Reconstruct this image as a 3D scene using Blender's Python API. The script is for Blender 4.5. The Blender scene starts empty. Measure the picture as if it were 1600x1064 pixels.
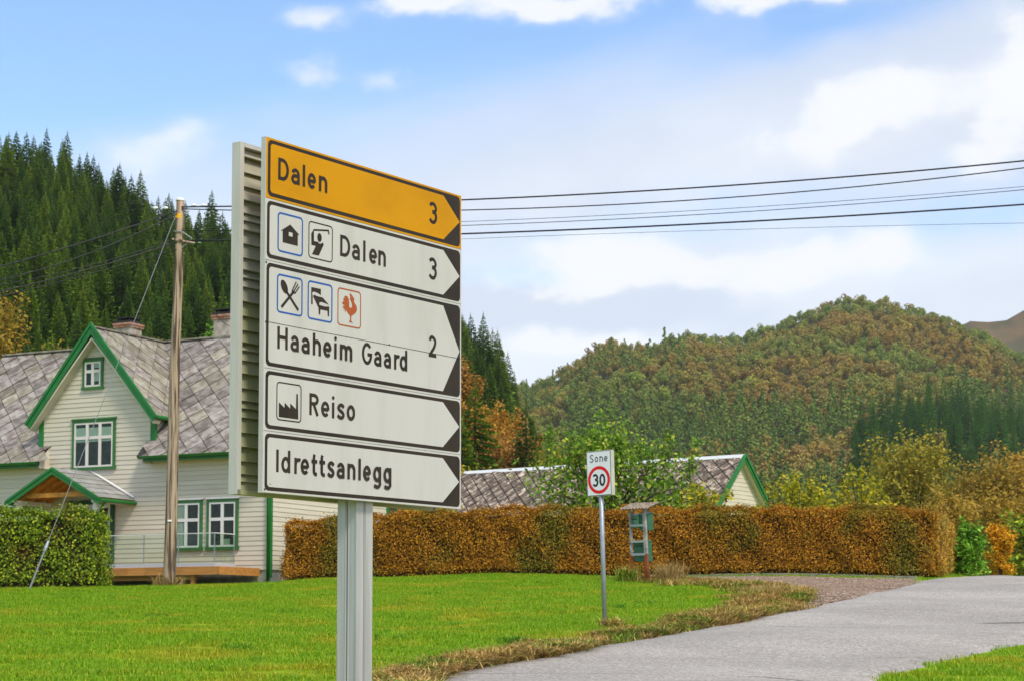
import bpy, bmesh, math, random
import numpy as np
from mathutils import Vector, Matrix

random.seed(7)
RNG = np.random.default_rng(7)
R = math.radians
S = bpy.context.scene
COL = S.collection

# ------------------------------------------------------------------ camera
FPX, HOR, CAMZ, PITCH = 3000.0, 985.0, 1.6, R(4.3)      # focal length / horizon row of the 1600 px frame
YC = HOR - FPX * math.tan(PITCH)
cam = bpy.data.cameras.new('camera')
cam.sensor_width = 36.0
cam.lens = 36.0 * FPX / 1600.0
cam.shift_y = (YC - 532.0) / 1600.0
cam.clip_start, cam.clip_end = 0.1, 6000
cam.dof.use_dof = True
cam.dof.focus_distance = 11.8
cam.dof.aperture_fstop = 11.0
co = bpy.data.objects.new('camera', cam)
COL.objects.link(co)
co.location = (0, 0, CAMZ)
co.rotation_euler = (R(90) + PITCH, 0, 0)
S.camera = co
S.render.engine = 'CYCLES'
S.cycles.use_denoising = True
S.cycles.max_bounces = 5
S.cycles.diffuse_bounces = 2
S.cycles.glossy_bounces = 2
S.cycles.transparent_max_bounces = 8
S.cycles.caustics_reflective = S.cycles.caustics_refractive = False
S.view_settings.view_transform = 'Standard'
S.view_settings.look = 'None'
S.view_settings.gamma = 1.0
S.view_settings.use_curve_mapping = False
S.view_settings.exposure = 0.85

def at(px, py, Y):
    """the point of the place that lies at distance Y on the line of sight px, py"""
    a, b = (px - 800) / FPX, (YC - py) / FPX
    c, s = math.cos(PITCH), math.sin(PITCH)
    d = Vector((a, c - b * s, s + b * c))
    return Vector((0, 0, CAMZ)) + d * (Y / d.y)
def ax(px, Y):
    return (px - 800) / FPX * Y

# ------------------------------------------------------------------ node helper
class NT:
    def __init__(s, t):
        s.t = t
        t.nodes.clear()
    def n(s, typ, ins=None, **props):
        nd = s.t.nodes.new(typ)
        for k, v in props.items():
            setattr(nd, k, v)
        for k, v in (ins or {}).items():
            s.set(nd, k, v)
        return nd
    def set(s, nd, k, v):
        sock = nd.inputs[k]
        if hasattr(v, 'is_output') or isinstance(v, bpy.types.NodeSocket):
            s.t.links.new(v, sock)
        elif isinstance(v, bpy.types.Node):
            s.t.links.new(v.outputs[0], sock)
        else:
            if isinstance(v, (tuple, list)) and len(v) == 3 and len(sock.default_value) == 4:
                v = (*v, 1)
            sock.default_value = v
    def m(s, op, a, b=None, c=None, clamp=False):
        nd = s.n('ShaderNodeMath', operation=op, use_clamp=clamp)
        for i, v in enumerate((a, b, c)):
            if v is not None:
                s.set(nd, i, v)
        return nd.outputs[0]
    def mix(s, fac, a, b, blend='MIX'):
        nd = s.n('ShaderNodeMix', data_type='RGBA', blend_type=blend)
        s.set(nd, 0, fac); s.set(nd, 6, a); s.set(nd, 7, b)
        return nd.outputs[2]
    def ramp(s, fac, stops, interp='LINEAR'):
        nd = s.n('ShaderNodeValToRGB')
        cr = nd.color_ramp
        cr.interpolation = interp
        while len(cr.elements) < len(stops):
            cr.elements.new(0.5)
        for e, (p, c) in zip(cr.elements, stops):
            e.position = p
            e.color = (*c, 1) if not isinstance(c, (int, float)) else (c, c, c, 1)
        s.set(nd, 0, fac)
        return nd.outputs[0]
    def noise(s, vec, scale, detail=4, rough=0.55, dist=0.0):
        nd = s.n('ShaderNodeTexNoise', {'Scale': scale, 'Detail': detail, 'Roughness': rough, 'Distortion': dist})
        if vec is not None:
            s.set(nd, 'Vector', vec)
        return nd.outputs[0]
    def rng(s, v, a, b, c=0.0, d=1.0, smooth=True):
        nd = s.n('ShaderNodeMapRange', {0: v, 1: a, 2: b, 3: c, 4: d}, interpolation_type='SMOOTHSTEP' if smooth else 'LINEAR')
        return nd.outputs[0]

# ------------------------------------------------------------------ world: daylight sky with thin cloud
SUN_EL, SUN_AZ = R(50), R(148)          # azimuth clockwise from +Y: from the right, a little behind the camera
w = bpy.data.worlds.new('World')
S.world = w
w.use_nodes = True
w.cycles.sampling_method = 'MANUAL'
w.cycles.sample_map_resolution = 512
W = NT(w.node_tree)
sky = W.n('ShaderNodeTexSky', sky_type='NISHITA', sun_disc=False, sun_elevation=SUN_EL, sun_rotation=SUN_AZ,
          air_density=1.0, dust_density=0.5, ozone_density=2.5)
hs = W.n('ShaderNodeHueSaturation', {'Hue': 0.503, 'Saturation': 1.1, 'Value': 0.86, 'Color': sky})
tc = W.n('ShaderNodeTexCoord')
xyz = W.n('ShaderNodeSeparateXYZ', {0: tc.outputs['Generated']})
az = W.m('ARCTAN2', xyz.outputs[0], xyz.outputs[1])
el = W.m('ARCSINE', xyz.outputs[2])
azc = W.m('SINE', az)
cv = W.n('ShaderNodeCombineXYZ', {0: W.m('MULTIPLY', az, 7.0), 1: W.m('MULTIPLY', el, 15.0), 2: 3.7})
n_puff = W.noise(cv, 1.0, 4, 0.5, 0.2)
cv2 = W.n('ShaderNodeCombineXYZ', {0: W.m('ADD', W.m('MULTIPLY', az, 3.2), W.m('MULTIPLY', el, 1.2)),
                                   1: W.m('ADD', W.m('MULTIPLY', el, 17.0), W.m('MULTIPLY', az, -4.0)), 2: 9.1})
n_streak = W.noise(cv2, 1.0, 3, 0.5, 0.2)
cv3 = W.n('ShaderNodeCombineXYZ', {0: W.m('MULTIPLY', az, 16.0), 1: W.m('MULTIPLY', el, 30.0), 2: 1.2})
n_fine = W.noise(cv3, 1.0, 4, 0.52, 0.0)
line = W.m('ADD', 0.262, W.m('MULTIPLY', azc, 0.19))
q = W.m('SUBTRACT', el, line)
q = W.m('ADD', q, W.m('MULTIPLY', W.m('SUBTRACT', n_streak, 0.5), 0.09))
veil = W.m('MULTIPLY', W.rng(q, 0.05, -0.04), 0.97)
wc = W.n('ShaderNodeCombineXYZ', {0: W.m('MULTIPLY', az, 22.0), 1: W.m('MULTIPLY', el, 34.0), 2: 5.0})
wn = W.n('ShaderNodeTexNoise', {'Vector': wc, 'Scale': 1.0, 'Detail': 4.0, 'Roughness': 0.52})
wx = W.n('ShaderNodeSeparateColor', {0: wn.outputs[1]})
azw = W.m('ADD', az, W.m('MULTIPLY', W.m('SUBTRACT', wx.outputs[0], 0.5), 0.08))
elw = W.m('ADD', el, W.m('MULTIPLY', W.m('SUBTRACT', wx.outputs[1], 0.5), 0.036))
def gauss(px, py, sx, sy, tilt=0.0):
    a0, e0 = (px - 800) / 3000, (985 - py) / 3000
    da = W.m('SUBTRACT', azw, a0)
    de = W.m('ADD', W.m('SUBTRACT', elw, e0), W.m('MULTIPLY', da, -tilt))
    d2 = W.m('ADD', W.m('POWER', W.m('MULTIPLY', da, 3000 / sx), 2.0), W.m('POWER', W.m('MULTIPLY', de, 3000 / sy), 2.0))
    return W.m('POWER', 2.718, W.m('MULTIPLY', d2, -1.0))
gaps = W.m('ADD', W.m('MULTIPLY', gauss(1530, 350, 170, 50, 0.1), 0.62),
           W.m('ADD', W.m('MULTIPLY', gauss(1100, 345, 300, 32, 0.08), 0.36), W.m('MULTIPLY', gauss(1330, 60, 260, 40, 0.2), 0.4)))
gaps = W.m('ADD', gaps, W.m('MULTIPLY', gauss(800, 425, 70, 22), 0.5))
veil = W.m('SUBTRACT', veil, gaps, clamp=True)
high = W.m('MULTIPLY', W.rng(el, 0.36, 0.75), W.rng(n_puff, 0.3, 0.55, 0.6, 0.97))
veil = W.m('MAXIMUM', veil, high)
puffs = None
for (px, py, sx, sy, tl, k) in ((660, 5, 60, 26, 0, 1.3), (820, 6, 110, 30, 0, 1.5), (930, 2, 60, 20, 0, 1.0), (1190, 10, 75, 26, 0, 1.4), (1340, 0, 130, 24, 0, 1.2), (515, 45, 62, 24, 0, 0.62), (465, 130, 64, 22, 0, 0.45),
                                (595, 148, 38, 18, 0, 0.4), (1300, 220, 75, 42, 0.3, 1.2), (1430, 175, 95, 36, 0.3, 1.35), (1565, 220, 70, 55, 0.3, 1.3), (1600, 140, 40, 60, 0.3, 1.2),
                                (900, 400, 70, 34, 0.15, 1.3), (800, 455, 90, 34, 0.1, 1.2), (1010, 425, 110, 40, 0.1, 1.0), (1180, 425, 130, 34, 0.05, 1.0), (1360, 400, 120, 26, 0.05, 0.9),
                                (880, 540, 120, 26, 0, 0.8), (250, 250, 160, 45, 0.2, 0.6)):
    g = W.m('MULTIPLY', gauss(px, py, sx, sy, tl), k)
    puffs = g if puffs is None else W.m('ADD', puffs, g)
thr = W.m('SUBTRACT', W.m('ADD', W.m('MULTIPLY', n_puff, 1.3), W.m('MULTIPLY', n_fine, 2.0)), 0.95)
pmask = W.rng(W.m('MULTIPLY', puffs, thr), 0.03, 0.8)
far = W.rng(W.m('ABSOLUTE', az), 0.34, 0.7)
pm_far = W.rng(n_puff, 0.5, 0.68)
pmask = W.m('ADD', W.m('MULTIPLY', pmask, W.m('SUBTRACT', 1.0, far)), W.m('MULTIPLY', pm_far, far), clamp=True)
cover = W.m('SUBTRACT', 1.0, W.m('MULTIPLY', W.m('SUBTRACT', 1.0, W.m('MULTIPLY', veil, 0.9)), W.m('SUBTRACT', 1.0, W.m('MULTIPLY', pmask, 0.92))))
under = W.m('MULTIPLY', gauss(900, 485, 260, 34, 0.0), 0.5)
shade = W.rng(W.m('SUBTRACT', W.m('ADD', W.m('ADD', W.m('MULTIPLY', n_fine, 0.35), W.m('MULTIPLY', n_streak, 0.5)), W.m('MULTIPLY', pmask, 0.6)), under), 0.2, 0.72)
ccol = W.mix(shade, (2.8, 3.0, 3.4), (3.75, 3.8, 3.86))
fin = W.mix(cover, hs.outputs[0], ccol)
bg = W.n('ShaderNodeBackground', {'Color': fin, 'Strength': 0.15})
W.n('ShaderNodeOutputWorld', {'Surface': bg})

sun = bpy.data.lights.new('sun', 'SUN')
sun.energy = 1.8
sun.angle = R(12)
sun.color = (1.0, 0.91, 0.77)
so = bpy.data.objects.new('sun', sun)
COL.objects.link(so)
sd = Vector((math.sin(SUN_AZ) * math.cos(SUN_EL), math.cos(SUN_AZ) * math.cos(SUN_EL), math.sin(SUN_EL)))
so.rotation_euler = sd.to_track_quat('Z', 'Y').to_euler()
so.location = (20, -20, 40)

# ------------------------------------------------------------------ materials
MATS = {}
def mat(name, col, col2=None, scale=3.0, rough=0.7, spec=0.3, metal=0.0, bump=0.0, bscale=40.0, detail=5, coords='Object', lo=0.35, hi=0.65, stretch=None, obj_var=0.0):
    if name in MATS:
        return MATS[name]
    m = bpy.data.materials.new(name)
    m.use_nodes = True
    T = NT(m.node_tree)
    c = T.n('ShaderNodeTexCoord').outputs[coords] if coords != 'Position' else T.n('ShaderNodeNewGeometry').outputs['Position']
    if stretch:
        c = T.n('ShaderNodeMapping', {'Vector': c, 'Scale': stretch}).outputs[0]
    cc = (*col, 1)
    base = None
    if col2 is not None:
        base = T.mix(T.rng(T.noise(c, scale, detail), lo, hi), col, col2)
    if obj_var:
        oi = T.n('ShaderNodeObjectInfo').outputs['Random']
        f = T.rng(oi, 0, 1, 1 - obj_var, 1 + obj_var, smooth=False)
        v = T.n('ShaderNodeVectorMath', operation='SCALE')
        T.set(v, 0, base if base is not None else cc[:3]); T.set(v, 'Scale', f)
        base = v.outputs[0]
    ins = {'Roughness': rough, 'Metallic': metal, 'Specular IOR Level': spec, 'Base Color': base if base is not None else cc}
    if bump:
        b = T.n('ShaderNodeBump', {'Strength': bump, 'Distance': 0.02, 'Height': T.noise(c, bscale, 6, 0.6)})
        ins['Normal'] = b.outputs[0]
    p = T.n('ShaderNodeBsdfPrincipled', ins)
    T.n('ShaderNodeOutputMaterial', {'Surface': p.outputs[0]})
    MATS[name] = m
    return m

def leaf_mat(name, stops, trans=0.3, patch=None, pscale=0.6, objrand=False, island=1.0, plo=0.42, phi=0.6, rough=0.6):
    """leaf colour: a ramp over random leaves; patch = second ramp mixed in by position noise"""
    m = bpy.data.materials.new(name)
    m.use_nodes = True
    T = NT(m.node_tree)
    g = T.n('ShaderNodeNewGeometry')
    if objrand:
        oi = T.n('ShaderNodeObjectInfo').outputs['Random']
        fac = T.m('ADD', T.m('MULTIPLY', oi, 1 - island), T.m('MULTIPLY', g.outputs['Random Per Island'], island))
    else:
        fac = g.outputs['Random Per Island']
    col = T.ramp(fac, stops)
    if patch:
        col = T.mix(T.rng(T.noise(g.outputs['Position'], pscale, 4), plo, phi), col, T.ramp(fac, patch))
    d = T.n('ShaderNodeBsdfPrincipled', {'Base Color': col, 'Roughness': rough, 'Specular IOR Level': 0.25})
    t = T.n('ShaderNodeBsdfTranslucent', {'Color': col})
    mx = T.n('ShaderNodeMixShader', {0: trans, 1: d.outputs[0], 2: t.outputs[0]})
    T.n('ShaderNodeOutputMaterial', {'Surface': mx.outputs[0]})
    MATS[name] = m
    return m

M_SIDING = mat('siding', (0.65, 0.595, 0.475), (0.59, 0.535, 0.42), 1.6, 0.55, 0.3, stretch=(0.4, 0.4, 3), obj_var=0.035)
M_WALLCORE = mat('wall_core', (0.52, 0.48, 0.40))
M_GREEN = mat('green_paint', (0.012, 0.18, 0.028), (0.010, 0.14, 0.02), 2.0, 0.4, 0.4)
M_GREEN2 = mat('green_trim', (0.05, 0.17, 0.05), (0.04, 0.135, 0.04), 2.0, 0.5, 0.3)
M_WTRIM = mat('white_trim', (0.74, 0.67, 0.62), (0.70, 0.64, 0.58), 3.0, 0.45, 0.4)
M_WHITE = mat('white_paint', (0.74, 0.73, 0.70), (0.68, 0.67, 0.63), 3.0, 0.5, 0.4)
M_SLATE = mat('slate', (0.17, 0.14, 0.122), (0.33, 0.30, 0.275), 3.4, 0.75, 0.3, bump=0.6, bscale=9, coords='Position', stretch=(1, 1, 1.6), obj_var=0.24, detail=8, lo=0.38, hi=0.64)
M_SLATE_L = mat('slate_lichen', (0.21, 0.185, 0.14), (0.33, 0.305, 0.255), 3.8, 0.85, 0.2, bump=0.6, bscale=12, coords='Position', obj_var=0.28, detail=8, lo=0.38, hi=0.64)
M_BARNSL = mat('barn_slate', (0.15, 0.112, 0.092), (0.48, 0.40, 0.32), 4.5, 0.85, 0.2, bump=0.5, bscale=10, coords='Position', lo=0.46, hi=0.64, obj_var=0.35, detail=7)
M_ROOFCORE = mat('roof_core', (0.045, 0.04, 0.038))
M_PORCHSL = mat('porch_slate', (0.26, 0.26, 0.24), (0.34, 0.34, 0.32), 3.0, 0.7, 0.3, obj_var=0.18)
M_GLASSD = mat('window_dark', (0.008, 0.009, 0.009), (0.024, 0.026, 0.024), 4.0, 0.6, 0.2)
M_CURTAIN = mat('curtain', (0.38, 0.42, 0.38), (0.5, 0.54, 0.5), 14, 0.9, 0.1, stretch=(4, 4, 0.3))
M_WOOD = mat('new_wood', (0.52, 0.235, 0.06), (0.40, 0.165, 0.04), 4.0, 0.6, 0.3, stretch=(0.3, 2, 4), obj_var=0.15)
M_WOODD = mat('porch_wood', (0.66, 0.30, 0.05), (0.52, 0.21, 0.035), 4.0, 0.6, 0.3)
M_PLASTER = mat('foundation', (0.55, 0.53, 0.48), (0.38, 0.37, 0.34), 3.0, 0.9, 0.1, bump=0.3)
M_CHIM = mat('chimney_plaster', (0.5, 0.44, 0.38), (0.30, 0.25, 0.21), 3.5, 0.9, 0.1, bump=0.4, bscale=12)
M_BRICK = mat('chimney_brick', (0.33, 0.15, 0.09), (0.4, 0.26, 0.2), 6, 0.9, 0.1, obj_var=0.2)
M_BLACK = mat('black_iron', (0.02, 0.02, 0.022), rough=0.6)
M_ASPH = None
M_ALU = mat('aluminium', (0.50, 0.50, 0.49), (0.42, 0.42, 0.41), 5, 0.42, 0.5, metal=0.35, stretch=(3, 3, 0.2))
M_ALUF = mat('aluminium_frame', (0.54, 0.53, 0.495), (0.48, 0.47, 0.435), 4, 0.5, 0.3, metal=0.0, stretch=(3, 3, 0.4))
M_LAM = mat('lamella', (0.47, 0.45, 0.36), (0.38, 0.37, 0.28), 4, 0.55, 0.3, stretch=(0.5, 0.5, 3))
M_LAMD = mat('lamella_algae', (0.34, 0.34, 0.17), (0.42, 0.41, 0.25), 5, 0.7, 0.2)
M_SWHITE = mat('sign_white', (0.52, 0.515, 0.49), (0.46, 0.455, 0.425), 2.2, 0.4, 0.25, stretch=(3, 3, .5), lo=.4, hi=.8, detail=8)
M_SYEL = mat('sign_yellow', (0.58, 0.262, 0.0), (0.50, 0.222, 0.0), 1.3, 0.45, 0.12, stretch=(1.5, 1.5, 2.5), lo=.4, hi=.75, detail=8)
M_SDARK = mat('sign_dark', (0.022, 0.015, 0.011), (0.034, 0.023, 0.016), 2.5, 0.45, 0.2)
M_SBLUE = mat('sign_blue', (0.012, 0.085, 0.36), rough=0.4)
M_SRED = mat('sign_rust', (0.36, 0.075, 0.012), rough=0.4)
M_RED = mat('sign_red', (0.78, 0.004, 0.008), rough=0.4)
M_ZWHITE = mat('zone_white', (0.84, 0.85, 0.88), rough=0.4)
M_BLK = mat('sign_black', (0.012, 0.012, 0.014), rough=0.4)
M_STEEL = mat('galvanised', (0.36, 0.40, 0.44), (0.30, 0.33, 0.37), 9, 0.45, 0.5, metal=0.5)
M_WIRE = mat('cable', (0.018, 0.018, 0.02), rough=0.5)
M_WIREG = mat('grey_wire', (0.22, 0.24, 0.25), rough=0.5, metal=0.3)
M_POLE = mat('weathered_pole', (0.42, 0.32, 0.225), (0.085, 0.06, 0.045), 4.2, 0.85, 0.15, bump=0.6, bscale=14, stretch=(4.5, 4.5, 0.16), lo=0.46, hi=0.60)
M_YEL = mat('yellow_tape', (0.8, 0.42, 0.01), rough=0.5)
M_MBG = mat('mailbox_green', (0.025, 0.125, 0.06), (0.018, 0.10, 0.045), 4, 0.4, 0.4)
M_MBL = mat('mailbox_pale', (0.14, 0.34, 0.19), (0.11, 0.29, 0.16), 4, 0.45, 0.4)
M_MBP = mat('stand_white', (0.38, 0.38, 0.35), (0.2, 0.195, 0.18), 7, 0.7, 0.2)
M_MBR = mat('stand_red', (0.28, 0.07, 0.03), (0.20, 0.06, 0.03), 8, 0.7, 0.2)
M_ETERN = mat('corrugated_sheet', (0.30, 0.25, 0.19), (0.17, 0.14, 0.11), 8, 0.9, 0.1)
M_BARK = mat('bark', (0.10, 0.075, 0.055), (0.06, 0.045, 0.035), 6, 0.9, 0.1, stretch=(2, 2, 0.4))
M_BIRCH = mat('birch_bark', (0.45, 0.43, 0.38), (0.16, 0.13, 0.1), 5, 0.9, 0.1, stretch=(0.4, 0.4, 3))
M_KERB = mat('kerb_stone', (0.22, 0.21, 0.18), (0.13, 0.125, 0.105), 5, 0.9, 0.1, bump=0.3, bscale=20)
M_TWIG = mat('hedge_core', (0.035, 0.024, 0.012), rough=0.95, spec=0.05)

def glass_mat():
    m = bpy.data.materials.new('clear_glass')
    m.use_nodes = True
    T = NT(m.node_tree)
    fr = T.n('ShaderNodeLayerWeight', {'Blend': 0.25}).outputs['Fresnel']
    t = T.n('ShaderNodeBsdfTransparent', {'Color': (0.86, 0.93, 0.88)})
    g = T.n('ShaderNodeBsdfGlossy', {'Color': (0.9, 0.95, 1), 'Roughness': 0.02})
    mx = T.n('ShaderNodeMixShader', {0: T.m('ADD', T.m('MULTIPLY', fr, 0.18), 0.012), 1: t.outputs[0], 2: g.outputs[0]})
    T.n('ShaderNodeOutputMaterial', {'Surface': mx.outputs[0]})
    return m
M_GLASS = glass_mat()

L_ORANGE = leaf_mat('beech_leaf', [(0, (0.1347, 0.05402, 0.00594)), (0.35, (0.3232, 0.1351, 0.00891)), (0.7, (0.5386, 0.238, 0.01188)), (1, (0.76, 0.3859, 0.02178))], 0.25,
                    patch=[(0, (0.05386, 0.06431, 0.00792)), (0.5, (0.202, 0.18, 0.01485)), (1, (0.4579, 0.3087, 0.02475))], pscale=0.5, plo=0.49, phi=0.64)
L_GHEDGE = leaf_mat('green_hedge_leaf', [(0, (0.0351, 0.06563, 0.006)), (0.4, (0.1268, 0.2156, 0.012)), (0.75, (0.2925, 0.3937, 0.018)), (1, (0.5265, 0.5813, 0.03))], 0.25,
                    patch=[(0, (0.0585, 0.05625, 0.0075)), (0.5, (0.2145, 0.1875, 0.018)), (1, (0.429, 0.2812, 0.03))], pscale=0.9, plo=0.52, phi=0.7)
L_CHERRY = leaf_mat('cherry_leaf', [(0, (0.06094, 0.134, 0.01034)), (0.5, (0.1522, 0.306, 0.02067)), (0.85, (0.3046, 0.459, 0.0323)), (1, (0.6094, 0.6118, 0.0646))], 0.3)
L_YELLOWG = leaf_mat('yellow_green_leaf', [(0, (0.15, 0.18, 0.0125)), (0.5, (0.36, 0.36, 0.0225)), (1, (0.72, 0.57, 0.025))], 0.35)
L_MAPLE = leaf_mat('bright_orange_leaf', [(0, (0.5118, 0.1789, 0.008064)), (0.5, (0.8, 0.3876, 0.0121)), (1, (0.8, 0.5366, 0.03024))], 0.3)
L_BUSH = leaf_mat('laurel_leaf', [(0, (0.054, 0.1701, 0.00972)), (0.6, (0.1944, 0.4536, 0.0324)), (1, (0.432, 0.6804, 0.081))], 0.25)
L_BIRCH = leaf_mat('birch_leaf', [(0, (0.1518, 0.1101, 0.02001)), (0.35, (0.3252, 0.2302, 0.02668)), (0.7, (0.4769, 0.3001, 0.03002)), (1, (0.6503, 0.3402, 0.03668))], 0.3, objrand=True, island=0.45)
L_OLIVE = leaf_mat('olive_leaf', [(0, (0.1165, 0.1234, 0.0207)), (0.5, (0.326, 0.2915, 0.03105)), (1, (0.5822, 0.4485, 0.0345))], 0.3, objrand=True, island=0.6)
L_RUST = leaf_mat('rust_leaf', [(0, (0.174, 0.08337, 0.02175)), (0.5, (0.4176, 0.2084, 0.0319)), (1, (0.6264, 0.3502, 0.029))], 0.3, objrand=True, island=0.5)
L_SPRUCE = leaf_mat('spruce_needle', [(0, (0.02883, 0.08237, 0.01824)), (.3, (0.06406, 0.1423, 0.01824)), (.6, (0.1361, 0.2321, 0.01824)), (.85, (0.2082, 0.2995, 0.0228)), (1, (0.3203, 0.3744, 0.0342))], 0.12, objrand=True, island=0.42, rough=0.8)
L_SPRUCED = leaf_mat('dark_spruce_needle', [(0, (0.03327, 0.1196, 0.01505)), (.5, (0.06807, 0.1993, 0.01915)), (1, (0.1362, 0.319, 0.02394))], 0.12, objrand=True, island=0.4, rough=0.8)
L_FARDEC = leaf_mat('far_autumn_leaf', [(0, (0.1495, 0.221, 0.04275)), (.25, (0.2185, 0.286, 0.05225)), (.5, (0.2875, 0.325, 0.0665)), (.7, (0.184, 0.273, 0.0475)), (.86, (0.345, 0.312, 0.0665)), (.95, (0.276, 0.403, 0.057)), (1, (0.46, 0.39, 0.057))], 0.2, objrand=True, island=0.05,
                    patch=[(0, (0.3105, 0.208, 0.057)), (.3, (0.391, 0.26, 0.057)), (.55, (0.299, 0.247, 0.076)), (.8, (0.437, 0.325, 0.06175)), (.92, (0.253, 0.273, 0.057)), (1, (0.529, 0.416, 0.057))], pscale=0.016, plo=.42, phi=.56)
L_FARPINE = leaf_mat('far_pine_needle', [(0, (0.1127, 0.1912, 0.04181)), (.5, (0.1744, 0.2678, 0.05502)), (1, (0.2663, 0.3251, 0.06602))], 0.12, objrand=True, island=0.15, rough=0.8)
L_GRASS = leaf_mat('grass_blade', [(0, (0.1219, 0.252, 0.006)), (0.5, (0.2073, 0.408, 0.008)), (0.9, (0.3414, 0.516, 0.014)), (1, (0.6096, 0.528, 0.06))], 0.35,
                   patch=[(0, (0.2317, 0.288, 0.01)), (0.6, (0.439, 0.456, 0.014)), (1, (0.6705, 0.504, 0.06))], pscale=0.6, plo=0.49, phi=0.70)
L_HAY = leaf_mat('hay_blade', [(0, (0.182, 0.126, 0.028)), (0.5, (0.546, 0.3528, 0.098)), (1, (0.8, 0.6048, 0.21))], 0.2,
                 patch=[(0, (0.091, 0.1512, 0.0112)), (1, (0.2912, 0.4032, 0.028))], pscale=1.5, plo=0.5, phi=0.6)
L_STRAW = leaf_mat('straw_blade', [(0, (0.299, 0.1955, 0.0575)), (1, (0.6325, 0.483, 0.2185))], 0.3)
L_WEED = leaf_mat('weed_leaf', [(0, (0.05655, 0.169, 0.0078)), (1, (0.1885, 0.4394, 0.0195))], 0.3)

# ------------------------------------------------------------------ mesh helpers
class MB:
    def __init__(s):
        s.v, s.f, s.mi = [], [], []
    def add(s, vs, fs, mi=0):
        o = len(s.v)
        s.v += [tuple(v) for v in vs]
        s.f += [tuple(i + o for i in f) for f in fs]
        s.mi += [mi] * len(fs)
    def box(s, x0, x1, y0, y1, z0, z1, mi=0):
        s.add([(x0, y0, z0), (x1, y0, z0), (x1, y1, z0), (x0, y1, z0), (x0, y0, z1), (x1, y0, z1), (x1, y1, z1), (x0, y1, z1)],
              [(0, 3, 2, 1), (4, 5, 6, 7), (0, 1, 5, 4), (1, 2, 6, 5), (2, 3, 7, 6), (3, 0, 4, 7)], mi)
    def prism(s, bottom, top, mi=0):
        n = len(bottom)
        s.add(list(bottom) + list(top), [tuple(range(n))[::-1], tuple(range(n, 2 * n))] + [(i, (i + 1) % n, n + (i + 1) % n, n + i) for i in range(n)], mi)
    def beam(s, a, b, wd, hd, up=(0, 0, 1), mi=0):
        a, b = Vector(a), Vector(b)
        d = (b - a).normalized()
        sd_ = d.cross(Vector(up)).normalized() * (wd / 2)
        u = sd_.cross(d).normalized() * (hd / 2)
        s.prism([a - sd_ - u, a + sd_ - u, a + sd_ + u, a - sd_ + u], [b - sd_ - u, b + sd_ - u, b + sd_ + u, b - sd_ + u], mi)
    def tube(s, pts, rad, n=6, mi=0, cap=True):
        pts = [Vector(p) for p in pts]
        if not hasattr(rad, '__len__'):
            rad = [rad] * len(pts)
        o = len(s.v)
        for i, p in enumerate(pts):
            d = (pts[min(i + 1, len(pts) - 1)] - pts[max(i - 1, 0)]).normalized()
            ref = Vector((0, 0, 1)) if abs(d.z) < 0.9 else Vector((1, 0, 0))
            a = d.cross(ref).normalized(); b = d.cross(a)
            for k in range(n):
                t = 2 * math.pi * k / n
                s.v.append(tuple(p + (a * math.cos(t) + b * math.sin(t)) * rad[i]))
        for i in range(len(pts) - 1):
            for k in range(n):
                s.f.append((o + i * n + k, o + i * n + (k + 1) % n, o + (i + 1) * n + (k + 1) % n, o + (i + 1) * n + k)); s.mi.append(mi)
        if cap:
            s.f.append(tuple(o + k for k in range(n))[::-1]); s.mi.append(mi)
            s.f.append(tuple(o + (len(pts) - 1) * n + k for k in range(n))); s.mi.append(mi)
    def mesh(s, name, mats, smooth=False):
        me = bpy.data.meshes.new(name)
        me.from_pydata(s.v, [], s.f)
        for m in (mats if isinstance(mats, (list, tuple)) else [mats]):
            me.materials.append(m)
        if any(s.mi):
            me.polygons.foreach_set('material_index', s.mi)
        if smooth:
            me.polygons.foreach_set('use_smooth', [True] * len(s.f))
        me.update()
        return me
    def build(s, name, mats, parent=None, smooth=False, bevel=0.0):
        return link(name, s.mesh(name, mats, smooth), parent, bevel)

def link(name, me, parent=None, bevel=0.0):
    o = bpy.data.objects.new(name, me)
    COL.objects.link(o)
    if parent is not None:
        o.parent = parent
    if bevel:
        b = o.modifiers.new('bevel', 'BEVEL'); b.width = bevel; b.segments = 2; b.limit_method = 'ANGLE'
    return o
def empty(name, loc=(0, 0, 0), rz=0.0):
    o = bpy.data.objects.new(name, None)
    o.empty_display_size = 0.3
    COL.objects.link(o)
    o.location = loc
    o.rotation_euler = (0, 0, rz)
    return o
def tag(o, label, cat, group=None, kind=None):
    o['label'] = label
    o['category'] = cat
    if group: o['group'] = group
    if kind: o['kind'] = kind
    return o
def arr_mesh(name, V, F, mats, mi=None):
    """fast mesh from numpy arrays, all faces with the same vertex count"""
    me = bpy.data.meshes.new(name)
    V = np.asarray(V, np.float32); F = np.asarray(F, np.int32)
    k = F.shape[1]
    me.vertices.add(len(V)); me.vertices.foreach_set('co', V.ravel())
    me.loops.add(F.size); me.loops.foreach_set('vertex_index', F.ravel())
    me.polygons.add(len(F))
    me.polygons.foreach_set('loop_start', np.arange(0, F.size, k, dtype=np.int32))
    for m in (mats if isinstance(mats, (list, tuple)) else [mats]):
        me.materials.append(m)
    if mi is not None:
        me.polygons.foreach_set('material_index', np.asarray(mi, np.int32))
    me.update(calc_edges=True)
    return me
def unit(v):
    return v / (np.linalg.norm(v, axis=1, keepdims=True) + 1e-9)
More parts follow.
